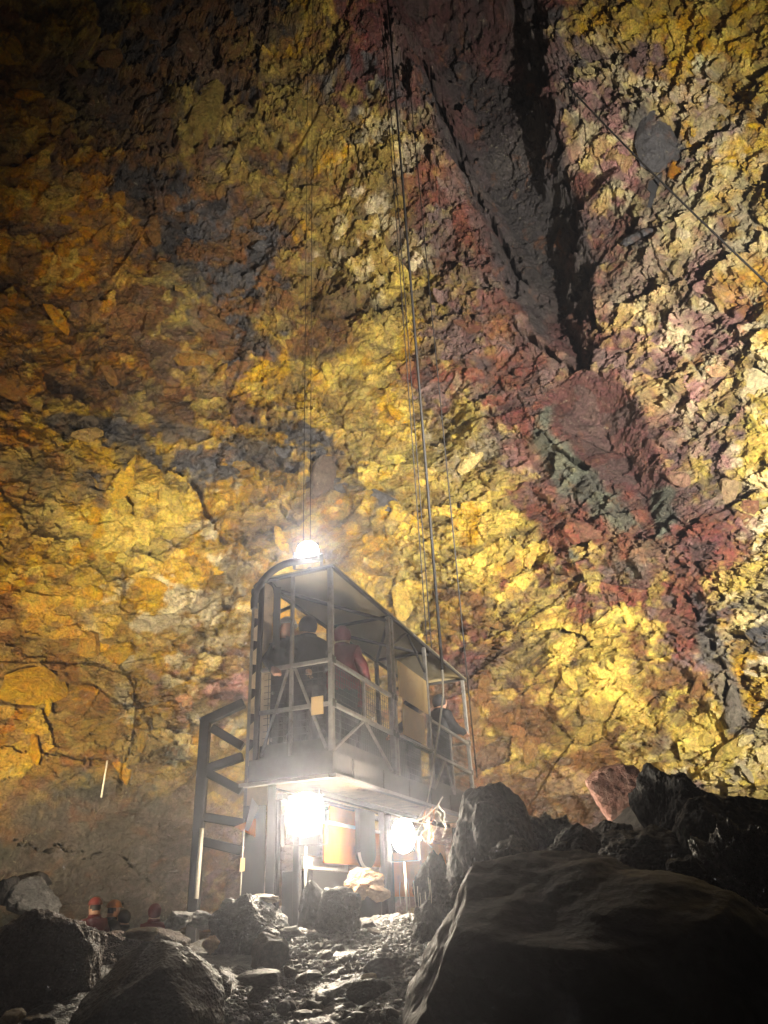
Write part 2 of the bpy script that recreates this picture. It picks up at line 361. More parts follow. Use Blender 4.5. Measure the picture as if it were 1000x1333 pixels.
def wall_relief(th, z, px, py):
    u = th * 15.0; v = np.interp(z, _t, _s)
    a = R_(-24); swing = 0.5 * fbm(u / 9, v / 9, 8, 2)
    n1u = fbm(u / 2.6, v / 2.6, 1, 2); n1v = fbm(u / 2.6 + 50, v / 2.6, 2, 2)
    h = 1.5 * fbm(u / 7.5, v / 7.5, 3, 3)
    tint = np.zeros_like(h); pale = np.zeros_like(h); dark = np.zeros_like(h)
    calm = np.ones_like(h)
    calm -= 0.42 * sstep(10, -25, poly_sd(px, py, CHIM)) + 0.62 * sstep(10, -25, poly_sd(px, py, HOLLOW))
    calm -= 0.78 * sstep(25, -25, poly_sd(px, py, [(-200, 1030), (330, 1020), (330, 1400), (-200, 1400)]))
    calm = np.clip(calm, 0.2, 1) * np.clip(1.0 + 1.3 * fbm(u / 3.1, v / 3.1, 5, 3), 0.45, 1.6)
    slab = sstep(0.02, 0.22, fbm(u / 2.4, v / 2.0, 6, 3))            # zones that break in larger flat plates
    slab = np.maximum(slab, sstep(60, -20, np.minimum(poly_sd(px, py, [(110, 640), (260, 640), (260, 770), (110, 770)]), poly_sd(px, py, [(620, 640), (760, 700), (960, 930), (900, 1000), (700, 790)]))))
    for s, amp, k, asp in ((4.6, 0.32, 37, 1.3), (2.3, 0.40, 41, 1.5), (1.15, 0.40, 51, 1.6), (0.55, 0.32, 61, 1.4), (0.27, 0.24, 71, 1.25), (0.135, 0.13, 76, 1.1)):
        wu = u + 0.55 * min(s, 1.2) * (n1u + 0.8 * fbm(u / (1.7 * s), v / (1.7 * s), k + 90, 2)); wv = v + 0.55 * min(s, 1.2) * (n1v + 0.8 * fbm(u / (1.7 * s) + 9, v / (1.7 * s), k + 93, 2))
        aa = a + 0.25 * math.sin(k)
        ru = wu * np.cos(aa) - wv * np.sin(aa); rv = wu * np.sin(aa) + wv * np.cos(aa)
        f1, f2, dx, dy, a1, a2, a3 = worley(ru / (s * asp), rv / s, k)
        am = amp * calm * ((1.15 - 0.55 * slab) if s < 0.4 else (1 + 0.2 * slab if s < 0.8 else 0.82))
        h += am * ((a1 - 0.5) * 1.1 + dx * (a2 - 0.5) * 1.7 + dy * (a3 - 0.60) * 1.9)
        edge = sstep(0.0, 0.09, f2 - f1)
        h -= am * 0.20 * (1 - edge) * (a2 > 0.62)
        tint += (a3 - 0.5) * (0.5 if s > 1 else 0.42)
        if 0.2 < s < 1.5:
            pale = np.maximum(pale, (a1 > 0.86) * (0.75 if s < 1 else 0.5)); dark = np.maximum(dark, (a1 < 0.13) * 0.7)
    h += calm * 0.05 * fbm(u / 0.18, v / 0.18, 81, 3, 0.6)
    wob = 26 * fbm(px / 26, py / 26, 91, 4, 0.6)
    h -= 2.9 * sstep(8, -64, poly_sd(px, py, CHIM) + wob * 0.8)
    h -= 1.3 * sstep(6, -56, poly_sd(px, py, HOLLOW) + wob * 0.4)
    for pts, wd in CRACKS:
        ww = wd * np.clip(0.55 + 1.5 * fbm(px / 16, py / 16, 95, 3), 0.0, 1.3) * (1.0 if wd > 6.5 else 0.75)
        h -= (0.15 + 0.10 * wd) * sstep(1.0, 0.2, line_d(px + wob * 0.8, py + wob * 0.8, pts) / np.maximum(ww, 0.3))
    return h, tint, pale, dark

def build_wall():
    th = np.concatenate([np.linspace(-180, -78, 60, endpoint=False), np.linspace(-78, 78, 900), np.linspace(180, 78, 60, endpoint=False)[::-1]])
    th = np.radians(th)
    # rows spaced evenly in elevation angle as far as the chamber is seen, coarser above
    zz = np.linspace(-3, 43, 4000); e = np.arctan2(zz - 1.6, np.interp(zz, _t, _r) + 4)
    vis = np.interp(np.linspace(-0.17, 1.18, 860), e, zz)
    zrow = np.concatenate([[-3.0], vis[vis > -2.9], np.linspace(vis[-1] + 0.6, 43, 24)])
    T, Z = np.meshgrid(th, zrow)
    nr, nc = T.shape
    t = T.ravel(); z = Z.ravel()
    P, N = wall_base(t, z)
    px, py = project(P)
    px = np.where(P[:, 1] < 0.5, -300, px); py = np.where(P[:, 1] < 0.5, 600, py)
    px = np.clip(px, -600, 1600); py = np.clip(py, -500, 1500)
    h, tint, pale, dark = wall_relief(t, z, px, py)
    h = h.reshape(nr, nc); 
    # both ends of the ring meet behind the viewer
    V = P + N * h.ravel()[:, None]
    ii = np.arange(nr * nc).reshape(nr, nc)
    Q = np.stack([ii[:-1, :-1], ii[:-1, 1:], ii[1:, 1:], ii[1:, :-1]], -1).reshape(-1, 4)
    me = fast_mesh('cave_wall', V, Q, False)
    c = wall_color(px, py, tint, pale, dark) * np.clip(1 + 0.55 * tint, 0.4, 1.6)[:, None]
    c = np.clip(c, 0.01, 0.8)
    at = me.attributes.new('rock_colour', 'FLOAT_COLOR', 'POINT')
    at.data.foreach_set('color', np.concatenate([c, np.ones((len(c), 1))], 1).astype(np.float32).ravel())
    return me

def wall_material(name, from_object=False):
    m, nt, b = new_mat(name)
    tc = nt.nodes.new('ShaderNodeNewGeometry')
    pos = tc.outputs['Position']
    if from_object:
        a = nt.nodes.new('ShaderNodeObjectInfo'); col = a.outputs['Color']
    else:
        a = nt.nodes.new('ShaderNodeAttribute'); a.attribute_name = 'rock_colour'; col = a.outputs['Color']
    n1 = noise(nt, 3.2, 9, 0.68, pos, 0.5)
    n2 = noise(nt, 9.0, 8, 0.8, pos, 0.3)
    n3 = noise(nt, 1.3, 6, 0.6, pos, 0.6)
    # mineral bloom: pale sulphur crust, rust staining, dark lava skin
    hue = nt.nodes.new('ShaderNodeHueSaturation'); hue.inputs['Saturation'].default_value = 1.12
    mr = nt.nodes.new('ShaderNodeMapRange'); mr.inputs['From Min'].default_value = 0.3; mr.inputs['From Max'].default_value = 0.7; mr.inputs['To Min'].default_value = 0.30; mr.inputs['To Max'].default_value = 1.75
    nt.links.new(n2.outputs[0], mr.inputs[0]); nt.links.new(mr.outputs[0], hue.inputs['Value']); nt.links.new(col, hue.inputs['Color'])
    mh = nt.nodes.new('ShaderNodeMapRange'); mh.inputs['From Min'].default_value = 0.3; mh.inputs['From Max'].default_value = 0.7; mh.inputs['To Min'].default_value = 0.475; mh.inputs['To Max'].default_value = 0.525
    nt.links.new(n1.outputs[0], mh.inputs[0]); nt.links.new(mh.outputs[0], hue.inputs['Hue'])
    def over(prev, src, lo, hi, colr, amt):
        mp = nt.nodes.new('ShaderNodeMapRange'); mp.inputs['From Min'].default_value = lo; mp.inputs['From Max'].default_value = hi; mp.inputs['To Max'].default_value = amt
        nt.links.new(src, mp.inputs[0])
        mx = nt.nodes.new('ShaderNodeMix'); mx.data_type = 'RGBA'; mx.inputs['B'].default_value = (*colr, 1)
        nt.links.new(mp.outputs[0], mx.inputs['Factor']); nt.links.new(prev, mx.inputs['A']); return mx.outputs['Result']
    c = over(hue.outputs[0], n1.outputs[0], 0.62, 0.72, (0.05, 0.038, 0.034), 0.6)
    c = over(c, n3.outputs[0], 0.58, 0.70, (0.30, 0.11, 0.03), 0.35)
    n4 = noise(nt, 6.5, 7, 0.72, pos, 0.8)
    c = over(c, n4.outputs[0], 0.60, 0.68, (0.60, 0.55, 0.38), 0.45)
    nt.links.new(c, b.inputs['Base Color'])
    ad = nt.nodes.new('ShaderNodeMath'); ad.operation = 'MULTIPLY_ADD'; ad.inputs[1].default_value = 2.2
    nt.links.new(n1.outputs[0], ad.inputs[0]); nt.links.new(n2.outputs[0], ad.inputs[2])
    bp = nt.nodes.new('ShaderNodeBump'); bp.inputs['Strength'].default_value = 1.0; bp.inputs['Distance'].default_value = 0.2
    nt.links.new(ad.outputs[0], bp.inputs['Height']); nt.links.new(bp.outputs[0], b.inputs['Normal'])
    mg = nt.nodes.new('ShaderNodeMapRange'); mg.inputs['To Min'].default_value = 0.35; mg.inputs['To Max'].default_value = 0.95
    nt.links.new(n4.outputs[0], mg.inputs[0]); nt.links.new(mg.outputs[0], b.inputs['Roughness'])
    b.inputs['Specular IOR Level'].default_value = 0.35
    return m
WALL_MAT = wall_material('cave_rock'); BLOCK_MAT = wall_material('cave_block_rock', True)
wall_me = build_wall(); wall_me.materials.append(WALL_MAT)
wall = mesh_obj('cave_wall', wall_me)
tag(wall, 'tall cavern wall of yellow, orange and red volcanic rock', None, None, 'structure')

# ------------------------------------------------------------------ rocks
def rock_mesh(name, seed, sub=4, planes=14, cut=(0.72, 1.0), rough=0.10, mat=None, smooth=False, fine=0.03, extra=()):
    rng = np.random.RandomState(seed)
    bm = bmesh.new(); bmesh.ops.create_icosphere(bm, subdivisions=sub, radius=1.0)
    bm.verts.ensure_lookup_table()
    V = np.array([v.co[:] for v in bm.verts]); d = V / np.linalg.norm(V, axis=1, keepdims=True)
    n = rng.normal(size=(planes, 3)); n /= np.linalg.norm(n, axis=1, keepdims=True)
    off = rng.uniform(cut[0], cut[1], planes)
    for e_, o_ in extra:
        e_ = np.array(e_, float); n = np.vstack([n, e_ / np.linalg.norm(e_)]); off = np.append(off, o_)
    k = d @ n.T
    r = np.min(np.where(k > 0.05, off / np.maximum(k, 0.05), 9.0), axis=1); r = np.minimum(r, 1.25)
    def n3(f, kk):
        x, y, z = (d * f).T
        return vnoise(x + 31.7, y + z * 0.7, kk + seed) + vnoise(y - 11.2, z + x * 0.6, kk + 1 + seed) + vnoise(z + 5.1, x - y * 0.8, kk + 2 + seed)
    r = r * (1 + rough * n3(2.0, 1) + rough * 0.6 * n3(4.5, 4) + fine * n3(11, 7) + fine * 0.6 * n3(23, 9))
    V = d * r[:, None]
    V = (V - (V.max(0) + V.min(0)) / 2) / ((V.max(0) - V.min(0)) / 2)
    for v, c in zip(bm.verts, V): v.co = c
    for f in bm.faces: f.smooth = smooth
    me = bpy.data.meshes.new(name); bm.to_mesh(me); bm.free()
    if mat: me.materials.append(mat)
    return me

# blocks standing out of the wall: parts of the wall
rng = random.Random(5)
block_meshes = []
for i in range(9):
    me = rock_mesh('rock_block', 100 + i, 2, 9, (0.5, 0.95), 0.05, BLOCK_MAT, False, 0.03); block_meshes.append(me)
spots = []
while len(spots) < 230:
    px = rng.uniform(0, 1000); py = rng.uniform(10, 1010)
    if 640 < px < 880 and 0 < py < 680 and rng.random() < 0.9: continue
    spots.append((px, py))
SP = np.array(spots)
# meet of the ray with the smooth chamber wall
def hit_wall(px, py):
    r = ray(px, py); t = np.linspace(4, 60, 1500); P = EYE + r * t[:, None]
    rad = np.hypot(P[:, 0] - AX, P[:, 1] - AY); f = rad - np.interp(P[:, 2], _t, _r)
    i = int(np.argmax(f > 0)); return P[i]
big = {0: (852, 178, 0.62, 'S'), 1: (876, 196, 0.5, 'S'), 2: (880, 224, 0.30, 'O'), 3: (828, 306, 0.32, 'S'), 4: (500, 664, 0.45, 'S'), 5: (748, 702, 0.34, 'R'), 6: (438, 640, 0.5, 'S'), 7: (180, 690, 0.5, 'Y'), 8: (145, 724, 0.42, 'G'), 9: (268, 150, 0.9, 'V')}
for i_, b_ in big.items(): SP[i_] = b_[:2]; spots[i_] = b_[:2]
cols = wall_color(SP[:, 0], SP[:, 1])
for i_, b_ in big.items(): cols[i_] = PAL[b_[3]]
for i, (px, py) in enumerate(spots):
    p = hit_wall(px, py); th = math.atan2(p[0] - AX, p[1] - AY)
    P, N = wall_base(np.array([th]), np.array([p[2]])); h = wall_relief(np.array([th]), np.array([p[2]]), np.array([px]), np.array([py]))[0]
    q = Vector(P[0] + N[0] * (h[0] - 0.02))
    s = rng.uniform(0.12, 0.34) * (1.6 if rng.random() < 0.12 else 1)
    if i in big: s = big[i][2]
    o = mesh_obj('rock_block', rng.choice(block_meshes), wall, q)
    qn = Vector(N[0]).to_track_quat('Z', 'X'); 
    o.rotation_mode = 'QUATERNION'; o.rotation_quaternion = qn @ Matrix.Rotation(rng.uniform(0, 6.28), 3, 'Z').to_quaternion()
    o.scale = (s * rng.uniform(0.9, 1.9), s * rng.uniform(0.5, 1.0), s * rng.uniform(0.35, 0.7))
    v = rng.uniform(0.8, 1.25); o.color = (*[min(0.8, c * v) for c in cols[i]], 1)

# ------------------------------------------------------------------ ground
def ground_z(x, y):
    x = np.asarray(x, float); y = np.asarray(y, float)
    g = np.interp(y, [-30, -2, 0, 2, 4, 6, 8, 9, 12.5, 15, 18, 30], [0, 0, 0, 0.38, 1.02, 1.30, 1.46, 1.50, 1.45, 0.8, 0.4, 0.2])
    def bumpf(cx, cy, sx, sy, a): return a * np.exp(-((x - cx) / sx) ** 2 - ((y - cy) / sy) ** 2)
    g = g + bumpf(3.6, 6.6, 1.9, 2.4, 0.75) + bumpf(6.5, 9.5, 2.6, 3.0, 1.0) + bumpf(2.9, 9.2, 1.0, 1.2, 0.85) + bumpf(-3.4, 8.2, 1.3, 2.0, -0.25) + bumpf(-5.5, 8.5, 2.0, 2.5, 0.10)
    return g
def build_ground():
    xs = np.concatenate([np.linspace(-30, -7, 30, endpoint=False), np.linspace(-7, 7, 330), np.linspace(30, 7, 30, endpoint=False)[::-1]])
    ys = np.concatenate([np.linspace(-24, 1, 24, endpoint=False), np.linspace(1, 14, 360), np.linspace(14.2, 32, 60)])
    X, Y = np.meshgrid(xs, ys); x = X.ravel(); y = Y.ravel()
    z = ground_z(x, y)
    f1, f2, dx, dy, a1, a2, a3 = worley(x / 0.32, y / 0.32, 301)
    z = z + 0.10 * fbm(x / 0.9, y / 0.9, 302, 4) + 0.05 * (a1 - 0.5) * sstep(0, 0.2, f2 - f1) + 0.03 * fbm(x / 0.1, y / 0.1, 305, 2)
    nr, nc = X.shape; ii = np.arange(nr * nc).reshape(nr, nc)
    Q = np.stack([ii[:-1, :-1], ii[:-1, 1:], ii[1:, 1:], ii[1:, :-1]], -1).reshape(-1, 4)
    return fast_mesh('ground', np.stack([x, y, z], -1), Q, False)
g_me = build_ground(); g_me.materials.append(rock_mat('cinder_ground', (0.02, 0.019, 0.019), (0.05, 0.047, 0.045), (0.11, 0.10, 0.095), 0.55, 9.0, 0.8))
tag(mesh_obj('ground', g_me), 'uneven cavern floor of dark lava rubble', None, None, 'structure')

# gravel of the path: too many to count
def build_gravel():
    rs = np.random.RandomState(3)
    bm = bmesh.new(); bmesh.ops.create_icosphere(bm, subdivisions=1, radius=1.0)
    bv = np.array([v.co[:] for v in bm.verts]); bf = np.array([[v.index for v in f.verts] for f in bm.faces]); bm.free()
    n = 13000
    y = 3.6 + 6.0 * rs.rand(n) ** 1.5
    cx = np.interp(y, [3.5, 5, 7, 9, 10], [-0.32, -0.25, -0.25, 0.0, 0.15]); hw = np.interp(y, [3.5, 5, 7, 9.6], [0.75, 0.8, 0.9, 1.1])
    x = cx + hw * (rs.rand(n) * 2 - 1)
    s = 0.008 + 0.020 * rs.rand(n) ** 3 + 0.0022 * np.maximum(y - 5, 0)
    z = ground_z(x, y) + 0.10 * fbm(x / 0.9, y / 0.9, 302, 4) + s * 0.5
    V = np.zeros((n, len(bv), 3)); jit = 1 + 0.35 * (rs.rand(n, len(bv), 1) - 0.5)
    sc3 = s[:, None] * (0.7 + 0.7 * rs.rand(n, 3)); sc3[:, 2] *= 0.75
    V = bv[None] * jit * sc3[:, None, :]
    a = rs.rand(n) * 6.28; ca, sa = np.cos(a)[:, None], np.sin(a)[:, None]
    vx = V[:, :, 0] * ca - V[:, :, 1] * sa; vy = V[:, :, 0] * sa + V[:, :, 1] * ca
    V = np.stack([vx + x[:, None], vy + y[:, None], V[:, :, 2] + z[:, None]], -1).reshape(-1, 3)
    Fc = (bf[None] + (np.arange(n) * len(bv))[:, None, None]).reshape(-1, 3)
    return fast_mesh('gravel', V, Fc, False, 3)
gr_me = build_gravel(); gr_me.materials.append(rock_mat('gravel_stone', (0.06, 0.058, 0.058), (0.15, 0.146, 0.143), (0.30, 0.29, 0.28), 0.62, 5, 0.6, 0.4))
tag(mesh_obj('gravel', gr_me), 'loose dark lava gravel covering the path up to the lift', 'gravel', None, 'stuff')

# single stones of the path, boulders
def put_rock(name, px, py, wpx, hpx, y, mat, seed, label, cat='boulder', group=None, sub=5, rough=0.10, cut=(0.72, 1.0), depth=1.0, rz=None, fine=0.035, sink=0.0, planes=14, smooth=False, tilt=0.0, extra=()):
    c = aty(px, py, y); D = math.hypot(c.x, c.y, c.z - 1.6)
    cs = 1 / math.sqrt(1 + ((px - CX) / F) ** 2 + ((py - CY) / F) ** 2); sx = D * cs / F; s = sx * cs
    me = rock_mesh(name, seed, sub, planes, cut, rough, mat, smooth, fine, extra)
    o = mesh_obj(name, me, None, (c.x, c.y, c.z - sink / 2))
    o.scale = (wpx / 2 * sx, (wpx / 2 * sx) * depth, hpx / 2 * s + sink / 2)
    o.rotation_euler = (0, R_(tilt), R_(seed * 0 if rz is None else rz))
    tag(o, label, cat, group); return o
B = put_rock
# right hand heap
B('boulder', 772, 1330, 520, 505, 3.9, BASALT_BLACK, 11, 'huge smooth dark boulder with a white lit left edge beside the path', sub=7, rough=0.06, cut=(0.88, 1.04), depth=1.0, fine=0.010, smooth=True, planes=12, extra=[((-1, -0.005, 0.40), 0.84)])
B('boulder', 642, 1088, 132, 146, 6.8, BASALT_BLACK, 12, 'dark rounded boulder just right of the lift, under the cable end', sub=5, rough=0.05, cut=(0.88, 1.05), sink=0.2)
B('boulder', 718, 1100, 112, 100, 7.3, SCORIA, 13, 'jagged grey lava rock with bright crust left of the pink stone', sub=6, rough=0.22, fine=0.09, sink=0.15)
B('boulder', 800, 1040, 78, 90, 9.2, PINK_ROCK, 14, 'pink flat-faced stone lit at the top of the dark heap', sub=4, rough=0.04, cut=(0.55, 0.85), planes=8)
B('boulder', 884, 1062, 110, 168, 6.2, BASALT_BLACK, 15, 'dark knobbly boulder topping the heap to the right of the pink stone', sub=6, rough=0.14, fine=0.05, sink=0.3)
B('boulder', 965, 1120, 180, 190, 5.4, BASALT_BLACK, 16, 'black boulder at the right edge above the crusted lava rock', sub=6, rough=0.12, sink=0.2)
B('boulder', 965, 1165, 130, 230, 4.6, SCORIA, 17, 'porous black lava rock with bright jagged crust at the right edge', sub=6, rough=0.28, fine=0.11)
B('boulder', 832, 1118, 165, 90, 5.6, BASALT_BLACK, 18, 'dark rock wedged between the pink stone and the huge boulder', sub=6, rough=0.13, sink=0.2)
B('boulder', 572, 1165, 70, 120, 7.4, BASALT, 19, 'rough dark rock under the right floodlight, hung with thin cords', sub=6, rough=0.15, fine=0.05, sink=0.2)
B('boulder', 1000, 1290, 160, 260, 4.0, BASALT, 20, 'black rock filling the lower right corner', sub=5, rough=0.12)
B('stone', 778, 1162, 30, 24, 4.2, SCORIA, 21, 'small crusted stone caught on the face of the huge boulder', 'stone', sub=4, rough=0.2)
for k_, (x_, y_, w_, h_, d_, lab) in enumerate(((612, 1150, 60, 44, 4.7, 'small dark rock perched on the left shoulder of the huge boulder'), (676, 1112, 84, 54, 5.0, 'dark lumpy rock lying behind the crest of the huge boulder, below the crusted rock'),
        (742, 1092, 76, 44, 5.2, 'low black rock on the crest of the huge boulder below the pink stone'), (905, 1140, 90, 60, 4.6, 'black broken rock on the right shoulder of the huge boulder'), (788, 1092, 80, 50, 8.2, 'dark rock at the foot of the pink stone'))):
    B('boulder', x_, y_, w_, h_, d_, BASALT_BLACK, 70 + k_, lab, sub=5, rough=0.14, fine=0.05, sink=0.15)
# left
B('boulder', 195, 1300, 205, 165, 4.6, BASALT, 31, 'large dark boulder with a bright right edge left of the path', sub=6, rough=0.06, cut=(0.62, 0.95), fine=0.02, planes=10, sink=0.1)
B('stone', 184, 1217, 46, 22, 4.75, PALE_ROCK, 32, 'pale stone lying on the crest of the large left boulder', 'stone', sub=4, rough=0.15)
B('boulder', 40, 1268, 190, 190, 5.6, BASALT_BROWN, 33, 'reddish brown mound of rock at the left edge', sub=6, rough=0.12, sink=0.2)
B('boulder', 45, 1162, 74, 50, 9.5, GREY_ROCK, 34, 'pale angular rock at the left edge below the cave wall', sub=5, rough=0.10, sink=0.1)
B('boulder', 38, 1148, 62, 30, 9.9, BASALT, 35, 'dark rock behind the pale angular rock at the left edge', sub=5, rough=0.1, sink=0.1)
B('boulder', 8, 1160, 30, 44, 9.3, BASALT, 36, 'small dark rock at the very left edge beside the pale rock', sub=4, rough=0.1)
B('stone', 14, 1326, 34, 30, 3.6, PALE_ROCK, 37, 'pale stone in the lower left corner', 'stone', sub=4, rough=0.12)
B('stone', 52, 1330, 44, 22, 3.6, SCORIA, 38, 'crusted dark stone beside the pale stone in the lower left corner', 'stone', sub=4, rough=0.2)
B('boulder', 232, 1200, 36, 30, 7.5, GREY_ROCK, 39, 'grey rough rock left of the red brown stone', 'boulder', sub=5, rough=0.16)
B('boulder', 262, 1198, 44, 28, 7.7, GREY_ROCK, 40, 'pale grey rubble rock in front of the lattice frame foot', sub=5, rough=0.2)
B('stone', 275, 1230, 22, 26, 6.2, TAN_ROCK, 41, 'small tan stone beside the bright edge of the left boulder', 'stone', sub=4, rough=0.15)
B('boulder', 325, 1212, 110, 104, 7.0, BASALT, 42, 'dark mound of rock below the mast with lit stones on top', sub=6, rough=0.13, fine=0.05, sink=0.1)
B('boulder', 352, 1240, 52, 58, 6.1, BASALT_BROWN, 43, 'dark violet-grey rock at the left side of the path', sub=5, rough=0.14)
B('stone', 335, 1274, 58, 26, 5.2, GREY_ROCK, 44, 'flat grey slab lying at the left rim of the gravel', 'stone', sub=4, rough=0.05, cut=(0.6, 0.9), planes=9)
B('boulder', 408, 1178, 40, 66, 7.6, BASALT, 45, 'upright dark rock with a white lit top by the lamp stand', sub=5, rough=0.12)
B('boulder', 442, 1190, 62, 74, 7.4, BASALT, 46, 'dark rock with a lit crest left of the tan rocks', sub=5, rough=0.12)
B('boulder', 474, 1148, 54, 40, 8.3, TAN_ROCK, 47, 'tan rounded rock glowing under the orange panel', sub=5, rough=0.14, fine=0.05)
B('boulder', 492, 1162, 34, 26, 8.1, TAN_ROCK, 48, 'smaller tan rock in front of the glowing tan rock', sub=5, rough=0.12)
B('boulder', 462, 1164, 30, 22, 8.0, TAN_ROCK, 49, 'tan rock left of the smaller tan rock at the dock foot', sub=4, rough=0.12)
B('stone', 340, 1172, 50, 18, 7.3, PALE_ROCK, 50, 'pale lit stone on top of the dark mound below the mast', 'stone', sub=4, rough=0.2)
B('stone', 378, 1213, 28, 16, 6.5, GREY_ROCK, 51, 'grey lit stone right of the dark mound, below the lamp stand', 'stone', sub=4, rough=0.16)
B('stone', 298, 1176, 22, 16, 7.6, GREY_ROCK, 52, 'small grey stone between the lattice frame foot and the dark mound', 'stone', sub=4, rough=0.2)
B('boulder', 270, 1290, 60, 70, 4.9, BASALT, 53, 'dark rock behind the bright edge of the large left boulder', sub=5, rough=0.12)
B('boulder', 480, 1290, 60, 36, 4.6, BASALT, 54, 'dark half-buried rock in the gravel by the huge boulder', sub=5, rough=0.1)
B('stone', 480, 1272, 22, 12, 4.9, PALE_ROCK, 55, 'pale flat pebble shining on the gravel', 'stone', sub=3, rough=0.08)
B('boulder', 500, 1262, 46, 34, 5.4, GREY_ROCK, 56, 'grey angular rock on the gravel beside the pale pebble', sub=5, rough=0.08, cut=(0.6, 0.9), planes=9)
B('boulder', 125, 1240, 140, 60, 7.6, BASALT_BROWN, 57, 'low dark ridge of rock in front of the people in red', sub=5, rough=0.14, sink=0.3)
B('boulder', 205, 1226, 90, 40, 7.2, BASALT_BROWN, 58, 'dark rock below the person in red standing apart', sub=5, rough=0.14, sink=0.2)
B('boulder', 556, 1215, 60, 90, 6.2, BASALT, 59, 'dark rock at the right side of the path above the lit boulder edge', sub=5, rough=0.13, sink=0.1)
variants = [rock_mesh('path_stone', 200 + i, 2, 9, (0.6, 0.95), 0.10, [BASALT, GREY_ROCK, BASALT_BROWN, BASALT][i % 4], False, 0.05) for i in range(8)]
rng = random.Random(8)
for i in range(150):
    y = 4.2 + 5.0 * rng.random() ** 1.2
    cx = float(np.interp(y, [3.5, 5, 7, 9, 10], [-0.3, -0.2, -0.25, 0.0, 0.1])); hw = float(np.interp(y, [3.5, 5, 7, 9.6], [0.7, 0.7, 0.95, 1.1]))
    x = cx + hw * rng.uniform(-1, 1)
    s = rng.uniform(0.022, 0.055) * (1.5 if rng.random() < 0.15 else 1)
    o = mesh_obj('path_stone', rng.choice(variants), None, (x, y, float(ground_z(x, y)) + s * 0.35), (0, 0, rng.uniform(0, 6.28)))
    o.scale = (s * rng.uniform(0.8, 1.3), s, s * rng.uniform(0.5, 0.9))
    nm = {'basalt': 'dark grey', 'grey_rock': 'pale grey', 'basalt_brown': 'brown'}[o.data.materials[0].name]
    sz = 'large' if s > 0.06 else ('small' if s < 0.042 else 'fist-sized')
    ps = ('at the near end of the path' if y < 5.2 else 'midway up the path' if y < 6.8 else 'high on the path below the lamps') + (', left side' if x < cx - hw / 3 else ', right side' if x > cx + hw / 3 else ', in the middle')
    tag(o, '%s %s loose stone %s' % (sz, nm, ps), 'stone', 'loose stones on the gravel path')

# ------------------------------------------------------------------ lift cage
CAGE = Vector((-0.745, 9.0, 3.30)); CRZ = math.atan2(0.937, 0.349)
LX, WY, H = 6.15, 1.02, 2.33
cage = empty('lift_cage', CAGE, CRZ)
tag(cage, 'open steel lift cage with beige roof carrying people up from the cavern floor', 'lift cage')
def part(mb, name, mat, parent=cage): return mb.build(name, mat, parent)
for (x, y) in ((0, 0), (0, WY), (LX, 0), (LX, WY), (2.05, 0), (2.18, 0), (3.78, 0), (2.1, WY), (4.1, WY)):
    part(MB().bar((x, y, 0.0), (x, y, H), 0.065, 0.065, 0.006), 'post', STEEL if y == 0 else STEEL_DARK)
part(MB().bar((0, 0.55, -0.05), (0, 0.55, H), 0.045, 0.045, 0.006), 'post', STEEL)
# rails, each a member of its own
def rail(p, q, w=0.05, mat=STEEL, name='rail'): return part(MB().bar(p, q, w, w, 0.006), name, mat)
for z in (1.1, 0.56):
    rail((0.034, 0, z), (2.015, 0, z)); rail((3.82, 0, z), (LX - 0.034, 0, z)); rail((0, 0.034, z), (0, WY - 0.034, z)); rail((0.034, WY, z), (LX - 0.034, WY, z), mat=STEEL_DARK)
    rail((LX, 0.034, z), (LX, WY - 0.034, z))
rail((2.22, 0, 0.56), (3.74, 0, 0.56))
rail((1.02, 0, 0.59), (1.02, 0, 1.07), 0.035, name='upright'); rail((4.95, 0, 0.04), (4.95, 0, 1.07), 0.035, name='upright')
for p, q in (((0.06, 0.0, 0.03), (0.98, 0.0, 0.53)), ((1.06, 0, 0.53), (1.97, 0, 0.03)), ((3.86, 0, 0.03), (4.5, 0, 0.53)), ((4.5, 0, 0.53), (4.9, 0, 0.05)),
             ((0.0, 0.07, 0.03), (0, 0.5, 1.06)), ((0, 0.95, 0.03), (0, 0.6, 1.06))):
    rail(p, q, 0.034, name='brace')
# floor: edge beams, cross bars, grating
part(MB().box((-0.04, -0.045, -0.27), (LX + 0.04, -0.005, -0.012)), 'floor_beam', BEAM)
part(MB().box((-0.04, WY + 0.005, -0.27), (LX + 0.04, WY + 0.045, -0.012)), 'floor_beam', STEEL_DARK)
part(MB().box((-0.085, -0.045, -0.27), (-0.043, WY + 0.045, -0.012)), 'floor_beam', BEAM)
part(MB().box((LX + 0.043, -0.045, -0.27), (LX + 0.085, WY + 0.045, -0.012)), 'floor_beam', STEEL)
part(MB().box((-0.14, -0.11, -0.315), (LX + 0.1, -0.02, -0.275)), 'lower_flange', STEEL)
part(MB().box((-0.17, -0.02, -0.32), (-0.06, WY + 0.12, -0.28)), 'lower_flange', WHITEP)  # white colour stands for the lamp light on this flange
g = MB()
for i in range(150):
    x = 0.02 + i * (LX - 0.04) / 149; g.box((x - 0.011, 0.0, -0.262), (x + 0.011, WY, -0.235))
part(MB().box((0.0, 0.0, -0.045), (LX, WY, -0.015)), 'floor_plate', STEEL_DARK)
gg = part(g, 'floor_grating', STEEL_TAN); gg['kind'] = 'stuff'
for i in range(9):
    x = 0.35 + i * 0.68; part(MB().box((x - 0.03, 0.0, -0.2), (x + 0.03, WY, -0.05)), 'floor_joist', STEEL_TAN)
part(MB().box((0.04, 0.008, 0.0), (2.0, 0.02, 0.16)), 'kick_plate', BEAM); part(MB().box((3.83, 0.008, 0.0), (LX - 0.04, 0.02, 0.16)), 'kick_plate', BEAM)
part(MB().box((0.008, 0.04, 0.0), (0.02, WY - 0.04, 0.16)), 'kick_plate', BEAM)
